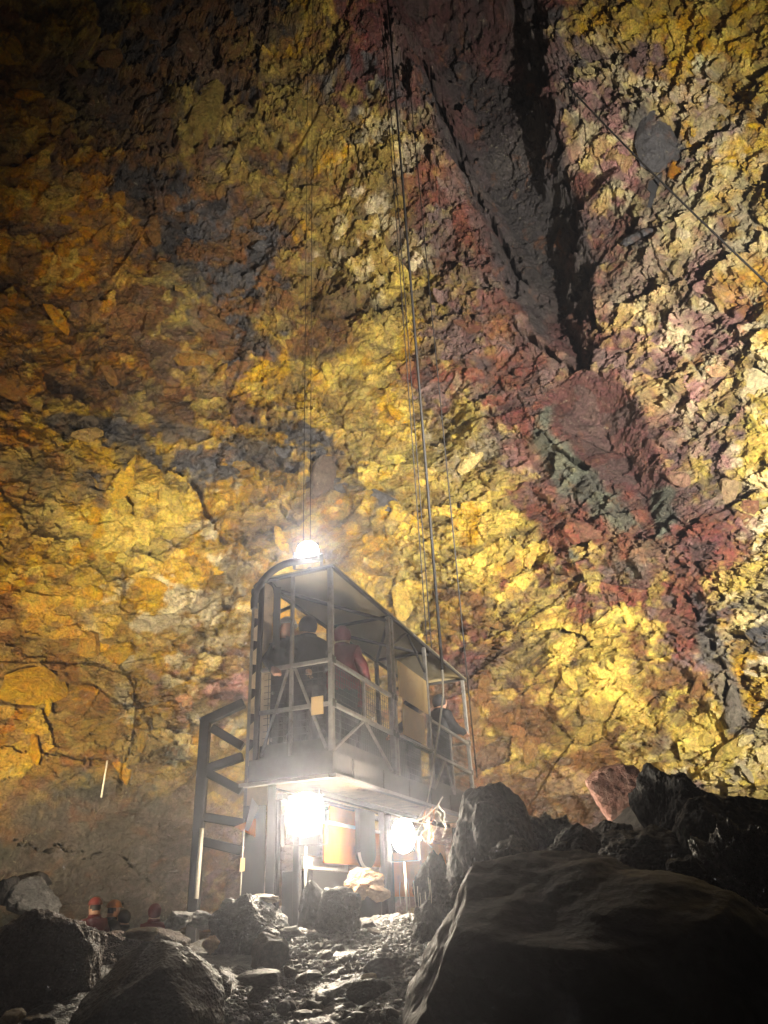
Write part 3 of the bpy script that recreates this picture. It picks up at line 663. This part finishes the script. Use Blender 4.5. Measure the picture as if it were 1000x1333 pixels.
part(MB().box((0.05, WY - 0.03, 0.0), (2.05, WY - 0.015, 1.06)), 'back_panel', STEEL_DARK); part(MB().box((2.15, WY - 0.03, 0.0), (4.05, WY - 0.015, 1.06)), 'back_panel', STEEL_DARK); part(MB().box((4.15, WY - 0.03, 0.0), (LX - 0.05, WY - 0.015, 1.06)), 'back_panel', STEEL_DARK)
# roof: sheet on a frame with crossed braces
part(MB().box((-0.02, -0.05, H + 0.045), (LX + 0.1, WY + 0.05, H + 0.06)), 'roof_sheet', CANVAS)
for p, q in (((-0.02, -0.03, H + 0.02), (LX + 0.1, -0.03, H + 0.02)), ((-0.02, WY + 0.03, H + 0.02), (LX + 0.1, WY + 0.03, H + 0.02)), ((0, -0.01, H + 0.018), (0, WY + 0.01, H + 0.018)), ((LX, 0, H + 0.018), (LX, WY, H + 0.018)),
             ((2.1, 0, H + 0.018), (2.1, WY, H + 0.018)), ((4.1, 0, H + 0.018), (4.1, WY, H + 0.018)), ((0.03, 0.02, H - 0.02), (2.05, WY - 0.02, H - 0.02)), ((0.03, WY - 0.02, H - 0.055), (2.05, 0.02, H - 0.055)),
             ((2.15, 0.02, H - 0.02), (4.05, WY - 0.02, H - 0.02)), ((2.15, WY - 0.02, H - 0.055), (4.05, 0.02, H - 0.055))):
    rail(p, q, 0.045, STEEL_DARK, 'roof_bar')
for x0, x1 in ((2.1, 2.9), (3.75, 2.95)):       # gusset braces below the roof edge
    rail((x0, 0.0, H - 0.45), (x1, 0.0, H - 0.01), 0.035, STEEL_DARK, 'roof_brace')
rail((0.05, WY, H - 0.5), (0.9, WY, H - 0.02), 0.05, STEEL_DARK, 'roof_brace')
# wire mesh below the rails
def wire_mesh(p, q, z0, z1, step=0.075):
    m = MB(); p = Vector(p); q = Vector(q); n = int((q - p).length / step)
    for i in range(n + 1):
        a_ = p.lerp(q, i / n); m.bar((a_.x, a_.y, z0), (a_.x, a_.y, z1), 0.006)
    k = int((z1 - z0) / step)
    for i in range(k + 1):
        zz = z0 + (z1 - z0) * i / k; m.bar((p.x, p.y, zz), (q.x, q.y, zz), 0.006)
    o = part(m, 'wire_mesh', STEEL_DARK); o['kind'] = 'stuff'
wire_mesh((0.04, 0.03, 0), (2.0, 0.03, 0), 0.17, 1.06); wire_mesh((3.84, 0.03, 0), (LX - 0.05, 0.03, 0), 0.17, 1.06); wire_mesh((0.03, 0.04, 0), (0.03, WY - 0.05, 0), 0.17, 1.06); wire_mesh((2.24, 0.03, 0), (3.74, 0.03, 0), 0.03, 0.54)
# boards of the gate bay
part(MB().box((2.35, -0.03, 1.16), (3.7, -0.012, 1.72), 0.008), 'gate_board', PLY); part(MB().box((2.45, -0.03, 0.62), (3.45, -0.012, 1.08), 0.008), 'gate_board', PLY)
part(MB().bar((2.24, -0.06, 0.56), (3.72, -0.06, 0.56), 0.05, 0.02), 'gate_bar', WHITEP)
part(MB().box((-0.03, 0.1, 0.44), (-0.012, 0.26, 0.66), 0.005), 'notice_plate', PLY)
# clamps and gusset plates where rails meet posts
for (x, y) in ((0, 0), (2.05, 0), (2.18, 0), (3.78, 0), (LX, 0)):
    for z in (0.56, 1.1):
        part(MB().box((x - 0.05, y - 0.042, z - 0.045), (x + 0.05, y - 0.034, z + 0.045), 0.003), 'gusset_plate', BEAM)
        part(MB().tube([(x + 0.025, y - 0.043, z + 0.02), (x + 0.025, y - 0.054, z + 0.02)], 0.010, 6), 'bolt', STEEL)
for x in (0.5, 1.5, 2.5, 3.5, 4.5, 5.5):
    part(MB().box((x - 0.02, -0.062, -0.26), (x + 0.02, -0.046, -0.02), 0.004), 'stiffener', BEAM)
# suspension arch over the near end, carrying the upper floodlight
arc = [Vector((-0.05, WY + 0.08, 1.95))] + [Vector((-0.05, 0.55 + 0.56 * math.cos(a), 2.02 + 0.50 * math.sin(a))) for a in np.linspace(0.1, math.pi / 2, 9)] + [Vector((-0.05, 0.1, H + 0.16))]
part(MB().tube(arc, 0.05, 10), 'suspension_arch', STEEL_DARK)

def floodlight(parent, loc, aim, w, h, col, strength, power, lcol, lens_name, cone=None):
    """housing with rim, fins, yoke and lens; carries its own light"""
    d = (Vector(aim) - Vector(loc)).normalized(); q = d.to_track_quat('Y', 'Z')
    hs = MB().box((-w / 2 - 0.012, -0.16, -h / 2 - 0.012), (w / 2 + 0.012, -0.02, h / 2 + 0.012), min(w, h) * 0.38)
    for i in range(6):
        x = -w / 2 + w * i / 5; hs.box((x - 0.008, -0.21, -h / 2), (x + 0.008, -0.155, h / 2))
    hs = hs.build('lamp_housing', STEEL_DARK, parent)
    ln = MB(); bmesh.ops.create_uvsphere(ln.bm, u_segments=24, v_segments=16, radius=1.0, matrix=Matrix.Diagonal((w / 2 + 0.01, 0.075, h / 2 + 0.01, 1)))
    for f in ln.bm.faces: f.smooth = True
    ln = ln.build('lens', lamp_mat(lens_name, col, strength), parent)
    yk = MB().bar((-w / 2 - 0.045, -0.09, 0), (-w / 2 - 0.045, -0.09, -h / 2 - 0.09), 0.012, 0.04).bar((w / 2 + 0.045, -0.09, 0), (w / 2 + 0.045, -0.09, -h / 2 - 0.09), 0.012, 0.04)
    yk.bar((-w / 2 - 0.05, -0.09, -h / 2 - 0.095), (w / 2 + 0.05, -0.09, -h / 2 - 0.095), 0.04, 0.012)
    yk = yk.build('yoke', STEEL_DARK, parent)
    pinv = Matrix.Rotation(-(parent.rotation_euler.z), 3, 'Z')
    lp = pinv @ (Vector(loc) - parent.location)
    lq = (pinv.to_quaternion() @ q)
    for o in (hs, ln, yk):
        o.location = lp; o.rotation_mode = 'QUATERNION'; o.rotation_quaternion = lq
    l = bpy.data.lights.new('floodlight_bulb', 'SPOT' if cone else 'POINT'); l.energy = power;
    if cone: l.spot_size = R_(cone); l.spot_blend = 0.5
    l.color = lcol; l.shadow_soft_size = 0.06
    lo = bpy.data.objects.new('floodlight_bulb', l); COL.objects.link(lo); lo.location = Vector(loc) + d * 0.15; lo.rotation_euler = d.to_track_quat('-Z', 'Y').to_euler()
    return lp
TOPL = aty(401, 719, 9.15)
floodlight(cage, TOPL, (0.0, 0, 1.8), 0.28, 0.28, (1, 0.95, 0.84), 80, 260, (1, 0.9, 0.75), 'lens_glow_top', 125)
cage_inv = Matrix.Rotation(-CRZ, 3, 'Z')
lp = cage_inv @ (TOPL - CAGE)
part(MB().bar((lp.x + 0.06, lp.y, H + 0.10), (lp.x + 0.06, lp.y, lp.z - 0.21), 0.05), 'lamp_bracket', STEEL_DARK)

# ------------------------------------------------------------------ mast with sawtooth edge, beside the cage
mast = empty('hoist_mast', aty(334, 1000, 9.35), R_(8))
tag(mast, 'tan mast plate with triangular cut-outs and rounded top beside the lift cage', 'mast')
zb = -1.4; top = aty(337, 770, 9.35).z - mast.location.z
zp = -0.42
poly = [(0.14, 0, zp), (0.14, 0, top)]
for a in np.linspace(0, math.pi, 9)[1:]: poly.append((0.02 + 0.12 * math.cos(a), 0, top + 0.12 * math.sin(a)))
z = top - 0.06
while z - 0.22 > -0.35:
    poly += [(-0.10, 0, z), (0.03, 0, z - 0.02), (-0.10, 0, z - 0.15)]; z -= 0.315
poly += [(-0.10, 0, zp)]
MB().prism(poly, (0, 0.02, 0)).build('front_plate', STEEL_TAN, mast)
MB().box((-0.14, 0.06, zb), (0.13, 0.09, top + 0.02)).build('back_plate', STEEL_DARK, mast)
MB().box((-0.135, -0.012, zp), (-0.10, 0.055, top - 0.05)).build('edge_strip', STEEL, mast)
MB().box((0.145, -0.03, zb), (0.24, 0.09, top + 0.05)).build('side_channel', STEEL_DARK, mast)
MB().prism([(-0.22, -0.15, -0.66), (0.02, -0.15, -0.58), (0.02, -0.15, -0.78)], (0, 0.03, 0)).build('orange_bracket', ORANGE, mast)
MB().prism([(-0.03, -0.2, -0.36), (0.05, -0.2, -0.46), (-0.06, -0.2, -0.72), (-0.10, -0.2, -0.70)], (0, 0.02, 0)).build('torn_flap', WHITEP, mast)
for zz in (-0.1, 0.32, 0.9, 1.5):
    MB().tube([(0.17, -0.034, zz), (0.17, -0.05, zz)], 0.022, 8).build('bolt', STEEL, mast)
MB().tube([(0.02 + 0.15 * math.cos(a), 0.03, top + 0.15 * math.sin(a)) for a in np.linspace(-0.1, math.pi + 0.3, 14)], 0.03, 8).build('top_loop', STEEL_DARK, mast)

# lattice frame left of the mast
Yf = 9.3
def fp(px, py, y=Yf): return aty(px, py, y)
base = fp(253, 1175); lat = empty('lattice_frame', base)
tag(lat, 'dark steel lattice frame standing at the left of the lift mast', 'steel frame')
def lbar(a, b, w=0.13, mat=STEEL_DARK, name='lattice_bar', d=0.1): return MB().bar(fp(*a) - base, fp(*b) - base, w, d, 0.008).build(name, mat, lat)
MB().bar(Vector((0, 0, -0.5)), fp(268, 938) - base + Vector((0, 0, 0.02)), 0.13, 0.12, 0.01).build('upright', STEEL_DARK, lat)
lbar((262, 941), (318, 915)); lbar((276, 948), (316, 972), 0.10); lbar((266, 1002), (316, 985), 0.10); lbar((268, 1005), (315, 1030), 0.10)
lbar((262, 1063), (318, 1072), 0.06); lbar((262, 1095), (316, 1108), 0.12)
MB().tube([fp(263, 1078, Yf - 0.12) - base, fp(255.5, 1170, Yf - 0.12) - base], 0.026, 8).build('pale_pole', ROPE_PALE, lat)
MB().bar(fp(313, 1136, 9.5) - base, fp(346, 1092, 9.5) - base, 0.03, 0.03).build('stay', STEEL, lat)

# ------------------------------------------------------------------ landing dock under the cage
DK = Vector((CAGE.x, CAGE.y, 1.5)); dock = empty('landing_dock', DK, CRZ)
tag(dock, 'landing dock under the lift cage with orange side panel and white skirting', 'dock')
def dpart(mb, name, mat): return mb.build(name, mat, dock)
for (x, y) in ((0.42, 0.66), (2.5, 0.40), (2.75, 0.40), (5.6, 0.25), (5.6, 0.9), (0.42, 0.95), (2.9, 0.9)):
    dpart(MB().bar((x, y, -0.5), (x, y, 1.38), 0.08, 0.08, 0.008), 'dock_post', STEEL_DARK)
for y in (0.40, 0.9):
    dpart(MB().box((0.40, y - 0.04, 1.39), (5.7, y + 0.04, 1.45)), 'dock_beam', STEEL_DARK)
dpart(MB().box((0.66, 0.42, 0.66), (2.44, 0.45, 1.09), 0.006), 'orange_panel', ORANGE)
dpart(MB().box((0.66, 0.41, 1.095), (2.44, 0.47, 1.13)), 'panel_edge', WHITEP)
dpart(MB().box((1.2, 0.60, 1.14), (2.3, 0.62, 1.36)), 'upper_panel', ORANGE)  # orange colour carries the warm lamp glow under the cage
dpart(MB().box((2.82, 0.42, 0.3), (5.5, 0.45, 1.1), 0.006), 'far_panel', ORANGE)
dpart(MB().box((0.46, 0.63, 0.76), (0.95, 0.66, 1.22)), 'end_panel', STEEL_DARK)
dpart(MB().box((0.42, 0.58, 0.60), (1.7, 0.61, 0.73)), 'white_skirting', WHITEP)
dpart(MB().box((0.5, 0.50, -0.5), (2.8, 0.9, 0.58)), 'dock_base', STEEL_DARK)
fender = MB().prism([(1.45, 0.30, 1.33), (1.45, 0.30, 0.82)] + [(1.72 - 0.27 * math.cos(a), 0.30, 0.82 - 0.2 * math.sin(a)) for a in np.linspace(0, math.pi, 14)][1:] + [(1.99, 0.30, 1.33)], (0, 0.06, 0))
dpart(fender, 'rubber_fender', RUBBER)
dpart(MB().tube([(1.72 - 0.275 * math.cos(a), 0.31, 0.82 - 0.205 * math.sin(a)) for a in np.linspace(0.1, 1.7, 10)], 0.02, 8), 'fender_edge', WHITEP)

# floodlights on stands below the cage
def stand_light(px, py, y, w, h, power, strength, label, foot_px):
    p = aty(px, py, y); gz = float(ground_z(p.x, p.y + 0.1))
    t = empty('floodlight', (p.x, p.y + 0.1, gz))
    tag(t, label, 'floodlight', 'floodlights under the lift cage')
    floodlight(t, p, (0.0, 0, 1.7), w, h, (1, 0.93, 0.78), strength, power, (1, 0.84, 0.62), 'lens_glow')
    hh = p.z - gz - h / 2 - 0.10
    MB().tube([(0, 0, 0.02), (0, 0, hh)], 0.014, 8).build('pole', STEEL, t)
    MB().box((-0.09, -0.07, -0.06), (0.09, 0.07, 0.03), 0.01).build('foot', STEEL_DARK, t)
    return p
L1 = stand_light(397, 1060, 8.55, 0.38, 0.42, 400, 90, 'blazing floodlight on a thin stand at the near corner below the cage', 0)
L2 = stand_light(525, 1088, 9.6, 0.26, 0.36, 220, 90, 'blazing floodlight beside the dark rock right of the orange panel', 0)

# ------------------------------------------------------------------ cables
def vcable(name, px, py, y, zt, rad, label, cat='cable', mat=ROPE, group=None):
    p = aty(px, py, y); o = MB().tube([(0, 0, 0), (0, 0, zt - p.z)], rad, 6).build(name, mat); o.location = p
    tag(o, label, cat, group); return o
def cage_pt(x, y, z): return Matrix.Rotation(CRZ, 3, 'Z') @ Vector((x, y, z)) + CAGE
def cable_at(p, zt, rad, label, group=None, mat=ROPE):
    o = MB().tube([(0, 0, 0), (0, 0, zt - p.z)], rad, 6).build('hoist_cable', mat); o.location = p
    tag(o, label, 'cable', group); return o
vcable('hoist_cable', 576, 872, 12.3, 27.0, 0.030, 'thick black hoist cable rising past the right side of the cage')
vcable('hoist_cable', 556, 838, 13.0, 26.0, 0.012, 'left one of the thin pair of cables just left of the thick black cable')
vcable('hoist_cable', 562, 846, 13.2, 26.0, 0.012, 'right one of the thin pair of cables just left of the thick black cable')
vcable('guide_cable', 621, 1012, 13.8, 25.0, 0.014, 'thin dark guide cable passing the far right end of the cage')
vcable('hoist_cable', 395, 706, 9.5, 24.0, 0.005, 'left thin cable rising above the upper floodlight', group=None)
vcable('hoist_cable', 404, 706, 9.6, 24.0, 0.005, 'right thin cable rising above the upper floodlight', group=None)
# loose tail of the thick cable, hanging in front of the cage
tail = [aty(*p, 11.9) for p in ((576, 872), (577, 905), (572, 945), (567, 975), (561, 1020), (555, 1050), (545, 1066), (528, 1075))]
t0 = tail[0]; o = MB().tube([p - t0 for p in tail], 0.018, 6).build('loose_rope', ROPE_PALE); o.location = t0
tag(o, 'pale slack rope hanging from the thick cable down to the right floodlight', 'rope')
# tangle of wires beside the right floodlight
rng = random.Random(12)
q0 = aty(556, 1062, 9.3); wb = empty('wire_tangle', q0)
tag(wb, 'tangle of pale wires hanging beside the right floodlight', 'wires')
for i in range(9):
    x0 = rng.uniform(-0.05, 0.22); pts = [Vector((x0, rng.uniform(-.05, .05), rng.uniform(0.0, 0.15)))]
    for k in range(6): pts.append(pts[-1] + Vector((rng.uniform(-0.05, 0.05), rng.uniform(-.02, .02), -rng.uniform(0.02, 0.09))))
    MB().tube(pts, 0.0035, 5).build('wire', ROPE_PALE if i % 3 else ORANGE, wb)
MB().tube([(-0.3, 0, 0.0), (-0.12, 0, -0.05), (0.0, 0, 0.0), (0.12, 0, 0.09), (0.2, 0, 0.2)], 0.009, 6).build('wire', ROPE_PALE, wb)
# diagonal cable over the right wall with a hanging plate
a = aty(700, 70, 14.5); b = aty(1040, 408, 12.0)
pts = []
for t in np.linspace(0, 1, 24):
    p = a.lerp(b, t); p.z -= 0.5 * math.sin(math.pi * t) * 0.6; pts.append(p - a)
o = MB().tube(pts, 0.026, 6).build('span_cable', ROPE); o.location = a
tag(o, 'dark cable slung diagonally across the upper right wall', 'cable')
pl = aty(849, 232, 13.3); pln = empty('hanging_plate', pl)
tag(pln, 'dark torn plate hanging from the diagonal cable', 'plate')
def pq(px, py): return aty(px + 5, py, 13.3) - pl
MB().prism([pq(858, 225), (pq(852, 243)), pq(843, 270), pq(838, 268), pq(842, 250), pq(838, 246), pq(840, 236), pq(848, 232)], (0, 0.03, 0)).build('plate_sheet', RUBBER, pln)
MB().tube([pq(848, 233), pq(856, 226) ], 0.045, 8).build('clamp', STEEL_DARK, pln)
# pale measuring pole against the far left wall
p0 = aty(132, 1038, 19.0); p1 = aty(140, 990, 19.0)
o = MB().tube([(0, 0, 0), p1 - p0], 0.022, 6).build('marker_pole', ROPE_PALE); o.location = p0
tag(o, 'thin pale pole leaning on the lower left cave wall', 'pole')
# cord with tag
p0 = aty(318, 1080, 8.9); ct = empty('tagged_rope', p0); tag(ct, 'thin cord with a yellow tag hanging below the mast', 'cord')
MB().tube([(0, 0, 0), aty(316, 1114, 8.9) - p0, aty(312, 1180, 8.9) - p0], 0.006, 5).build('string', ROPE_PALE, ct)
q = aty(316, 1125, 8.88) - p0; MB().box((q.x - 0.025, q.y - 0.01, q.z - 0.07), (q.x + 0.025, q.y + 0.0, q.z + 0.06), 0.004).build('yellow_tag', PLY, ct)

# ------------------------------------------------------------------ people
SKINM = surf('skin', (0.45, 0.25, 0.17), 0.5, 0, 0.08, 10, 0.02)
def person(loc, rz, jacket, trousers, helmet, label, lean=0.0, arm=0.3, group=None, scale=1.0, bulk=1.0):
    V = []; E = []; Rr = []
    def v(x, y, z, r, par=None):
        zz = z; yy = y + max(0, z - 0.95) * math.tan(lean)
        V.append((x, yy, zz)); Rr.append(r); i = len(V) - 1
        if par is not None: E.append((par, i))
        return i
    pel = v(0, 0, 0.96, 0.155); sp = v(0, 0, 1.15, 0.15, pel); ch = v(0, 0, 1.32, 0.165, sp); nk = v(0, 0.01, 1.47, 0.095, ch)
    hb = v(0, 0.025, 1.54, 0.105, nk); hm = v(0, 0.03, 1.63, 0.125, hb); ht = v(0, 0.015, 1.72, 0.110, hm)
    v(0, 0.135, 1.62, 0.020, hm)
    for s in (-1, 1):
        sh = v(0.185 * s, 0, 1.365, 0.085, ch); el = v(0.25 * s, 0.04 + 0.1 * arm, 1.14, 0.062, sh); wr = v(0.22 * s, 0.14 + 0.45 * arm, 0.95 + 0.28 * arm, 0.042, el)
        pm = v(0.205 * s, 0.19 + 0.5 * arm, 0.91 + 0.30 * arm, 0.036, wr)
        for k, (dx, ln) in enumerate(((-0.03, 0.065), (-0.01, 0.078), (0.01, 0.074), (0.03, 0.058))):
            a_ = v(0.205 * s + dx, 0.225 + 0.52 * arm, 0.885 + 0.31 * arm, 0.0095, pm); v(0.205 * s + dx, 0.235 + 0.52 * arm, 0.885 + 0.31 * arm - ln, 0.008, a_)
        v(0.205 * s - 0.05 * s, 0.20 + 0.5 * arm, 0.885 + 0.30 * arm, 0.010, pm)
        hp = v(0.10 * s, 0, 0.88, 0.115, pel); kn = v(0.115 * s, 0.02, 0.50, 0.078, hp); an = v(0.12 * s, -0.01, 0.10, 0.055, kn); v(0.13 * s, 0.15, 0.05, 0.045, an)
    me = bpy.data.meshes.new('body_skeleton'); me.from_pydata(V, E, []); o = bpy.data.objects.new('body_skeleton', me); COL.objects.link(o)
    md = o.modifiers.new('skin', 'SKIN'); 
    for i, sv in enumerate(me.skin_vertices[0].data): k_ = 1.0 if 3 <= i <= 7 else bulk; sv.radius = (Rr[i] * k_ * (1.0 if i not in (0, 1, 2) else 1.15), Rr[i] * k_ * (1.0 if i not in (0, 1, 2) else 0.82)); sv.use_root = (i == 0)
    ss = o.modifiers.new('sub', 'SUBSURF'); ss.levels = 2; ss.render_levels = 2
    dg = bpy.context.evaluated_depsgraph_get(); dg.update()
    bme = bpy.data.meshes.new_from_object(o.evaluated_get(dg)); bpy.data.objects.remove(o)
    co = np.zeros(len(bme.vertices) * 3); bme.vertices.foreach_get('co', co); co = co.reshape(-1, 3)
    nn = np.zeros_like(co).ravel(); bme.vertices.foreach_get('normal', nn); nn = nn.reshape(-1, 3)
    fold = fbm(co[:, 0] * 9 + co[:, 2] * 5, co[:, 2] * 14 + co[:, 1] * 7, 411, 3) * np.where((co[:, 2] < 1.44) & (co[:, 2] > 0.15) , 0.035, 0.0)
    bme.vertices.foreach_set('co', (co + nn * fold[:, None]).ravel())
    bme.name = 'person_body'
    bme.materials.clear()
    for mm in (jacket, trousers, SKINM, RUBBER): bme.materials.append(mm)
    for p in bme.polygons:
        c = p.center; p.use_smooth = True
        yy = c.y - max(0, c.z - 0.95) * math.tan(lean)
        if c.z > 1.58 and yy < 0.03: k = 3
        elif c.z > 1.50: k = 2
        elif abs(c.x) > 0.15 and yy > 0.15 + 0.46 * arm and c.z < 1.02 + 0.35 * arm: k = 2
        elif c.z > 0.86: k = 0
        elif c.z > 0.14: k = 1
        else: k = 3
        p.material_index = k
    root = empty('person', loc, rz); root.scale = (scale,) * 3
    tag(root, label, 'person', group)
    mesh_obj('body', bme, root)
    hz = 1.675; ly = 0.02 + (hz - 0.95) * math.tan(lean)
    if helmet:
        bm = bmesh.new(); bmesh.ops.create_uvsphere(bm, u_segments=20, v_segments=12, radius=1.0)
        bmesh.ops.delete(bm, geom=[x for x in bm.verts if x.co.z < -0.12], context='VERTS')
        for x in bm.verts:
            x.co = Vector((x.co.x * 0.122, x.co.y * 0.142, x.co.z * 0.118))
        be = [e for e in bm.edges if e.is_boundary]
        r = bmesh.ops.extrude_edge_only(bm, edges=be)
        for x in [g_ for g_ in r['geom'] if isinstance(g_, bmesh.types.BMVert)]:
            x.co = Vector((x.co.x * 1.12, x.co.y * (1.28 if x.co.y > 0 else 1.08), x.co.z - 0.012))
        for f in bm.faces: f.smooth = True
        hme = bpy.data.meshes.new('helmet'); bm.to_mesh(hme); bm.free(); hme.materials.append(helmet)
        h = mesh_obj('helmet', hme, root, (0, ly + 0.01, hz)); sm = h.modifiers.new('shell', 'SOLIDIFY'); sm.thickness = 0.008
        MB().tube([(0, ly + 0.155, hz + 0.045), (0, ly + 0.19, hz + 0.045)], 0.022, 8).build('headlamp', STEEL_DARK, root)
    else:
        bm = bmesh.new(); bmesh.ops.create_uvsphere(bm, u_segments=16, v_segments=10, radius=1.0)
        for x in bm.verts: x.co = Vector((x.co.x * 0.118, x.co.y * 0.128, x.co.z * 0.135))
        for f in bm.faces: f.smooth = True
        hme = bpy.data.meshes.new('hood'); bm.to_mesh(hme); bm.free(); hme.materials.append(jacket); mesh_obj('hood', hme, root, (0, ly - 0.025, hz - 0.05))
    # collar ring
    MB().tube([(0.085 * math.cos(a), ly - 0.035 + 0.085 * math.sin(a), 1.475) for a in np.linspace(0, 2 * math.pi, 15)], 0.032, 8).build('collar', jacket, root)
    return root
RED = surf('red_jacket', (0.15, 0.016, 0.02), 0.75, 0, 0.3, 5, 0.5); DARKJ = surf('black_jacket', (0.018, 0.018, 0.022), 0.7, 0, 0.4, 5, 0.5); TRS = surf('dark_trousers', (0.03, 0.03, 0.035), 0.7, 0, 0.3)
HW = surf('white_helmet', (0.7, 0.7, 0.72), 0.35, 0, 0.08); HR = surf('red_helmet', (0.13, 0.022, 0.02), 0.35, 0, 0.08); HO = surf('orange_helmet', (0.36, 0.13, 0.03), 0.35, 0, 0.08); MAR = surf('maroon_jacket', (0.15, 0.022, 0.03), 0.75, 0, 0.3, 5, 0.5)
def cp(x, y): p = cage_pt(x, y, 0.0); return (p.x, p.y, p.z)
person(cp(0.28, 0.80), R_(205), DARKJ, TRS, HW, 'person in black jacket and white helmet at the near left corner of the cage', 0.05, 0.3, scale=1.04, bulk=1.1)
person(cp(0.38, 0.50), R_(30), DARKJ, TRS, None, 'person in black hooded jacket with back turned at the near end of the cage', 0.06, 0.3, scale=1.08, bulk=1.3)
person(cp(0.85, 0.26), R_(-15), MAR, TRS, None, 'person in dark red hooded jacket leaning over the long rail', 0.12, 0.5, scale=1.07, bulk=1.25)
person(cp(0.75, 0.78), R_(150), DARKJ, TRS, HO, 'person in black jacket and orange helmet behind the two nearest in the cage', 0.04, 0.3, scale=1.02, bulk=1.2)
person(cp(1.62, 0.45), R_(120), RED, TRS, HR, 'person in red jacket standing deeper in the cage behind the rail', 0.04, 0.3, bulk=1.15)
person(cp(5.25, 0.30), R_(-50), DARKJ, TRS, None, 'person in bulky black jacket at the far right end of the cage', 0.10, 0.5, scale=1.08, bulk=1.4)
person(cp(4.25, 0.45), R_(100), DARKJ, TRS, HO, 'person in black jacket with orange helmet beside the gate boards', 0.05, 0.3, scale=1.04, bulk=1.2)
def gp(px, y, top_py):
    p = aty(px, top_py, y); return (p.x, p.y, p.z - 1.83)
person(gp(127, 15.0, 1164), R_(35), RED, TRS, HR, 'person in red jacket and red helmet, leftmost of the group below the cave wall', 0.03, 0.3)
person(gp(146, 15.4, 1168), R_(-40), DARKJ, TRS, HO, 'person in dark jacket and orange helmet next to the one in red', 0.05, 0.4)
person(gp(166, 15.8, 1178), R_(60), DARKJ, TRS, None, 'shorter person in dark hooded jacket between the two groups', 0.08, 0.3)
person(gp(203, 15.2, 1170), R_(15), RED, TRS, None, 'person in red hooded jacket standing apart below the lattice frame', 0.05, 0.3)

# thin cords hanging on the dark rock under the right floodlight
rng = random.Random(4)
for i in range(9):
    px = 522 + i * 5 + rng.uniform(-2, 2); y = 6.4 + rng.uniform(-0.1, 0.1); py = 1150 + rng.uniform(-12, 14)
    p = aty(px, py, y); L = rng.uniform(0.12, 0.3)
    o = MB().tube([(0, 0, 0), (rng.uniform(-.01, .01), 0, -L * 0.5), (rng.uniform(-.01, .01), 0, -L)], 0.003, 5).build('frayed_rope', ROPE_PALE); o.location = p
    tag(o, 'short pale frayed cord hanging on the dark rock by the right floodlight', 'cord', 'frayed cords on the dark rock')

# ------------------------------------------------------------------ haze of the cavern, put in largely for the lens glare of the lamps
hm, nt, b = new_mat('cavern_haze'); nt.nodes.remove(b)
pv = nt.nodes.new('ShaderNodeVolumePrincipled'); pv.inputs['Density'].default_value = 0.0072; pv.inputs['Color'].default_value = (0.82, 0.85, 1.0, 1); pv.inputs['Anisotropy'].default_value = 0.84
nt.links.new(pv.outputs[0], nt.nodes['Material Output'].inputs['Volume'])
hz = MB().box((-33, -27, -4.2), (33, 35, 46)).build('haze', hm)
tag(hz, 'thin mist filling the cavern, also standing in for lens glare at the lamps', 'haze', None, 'stuff')
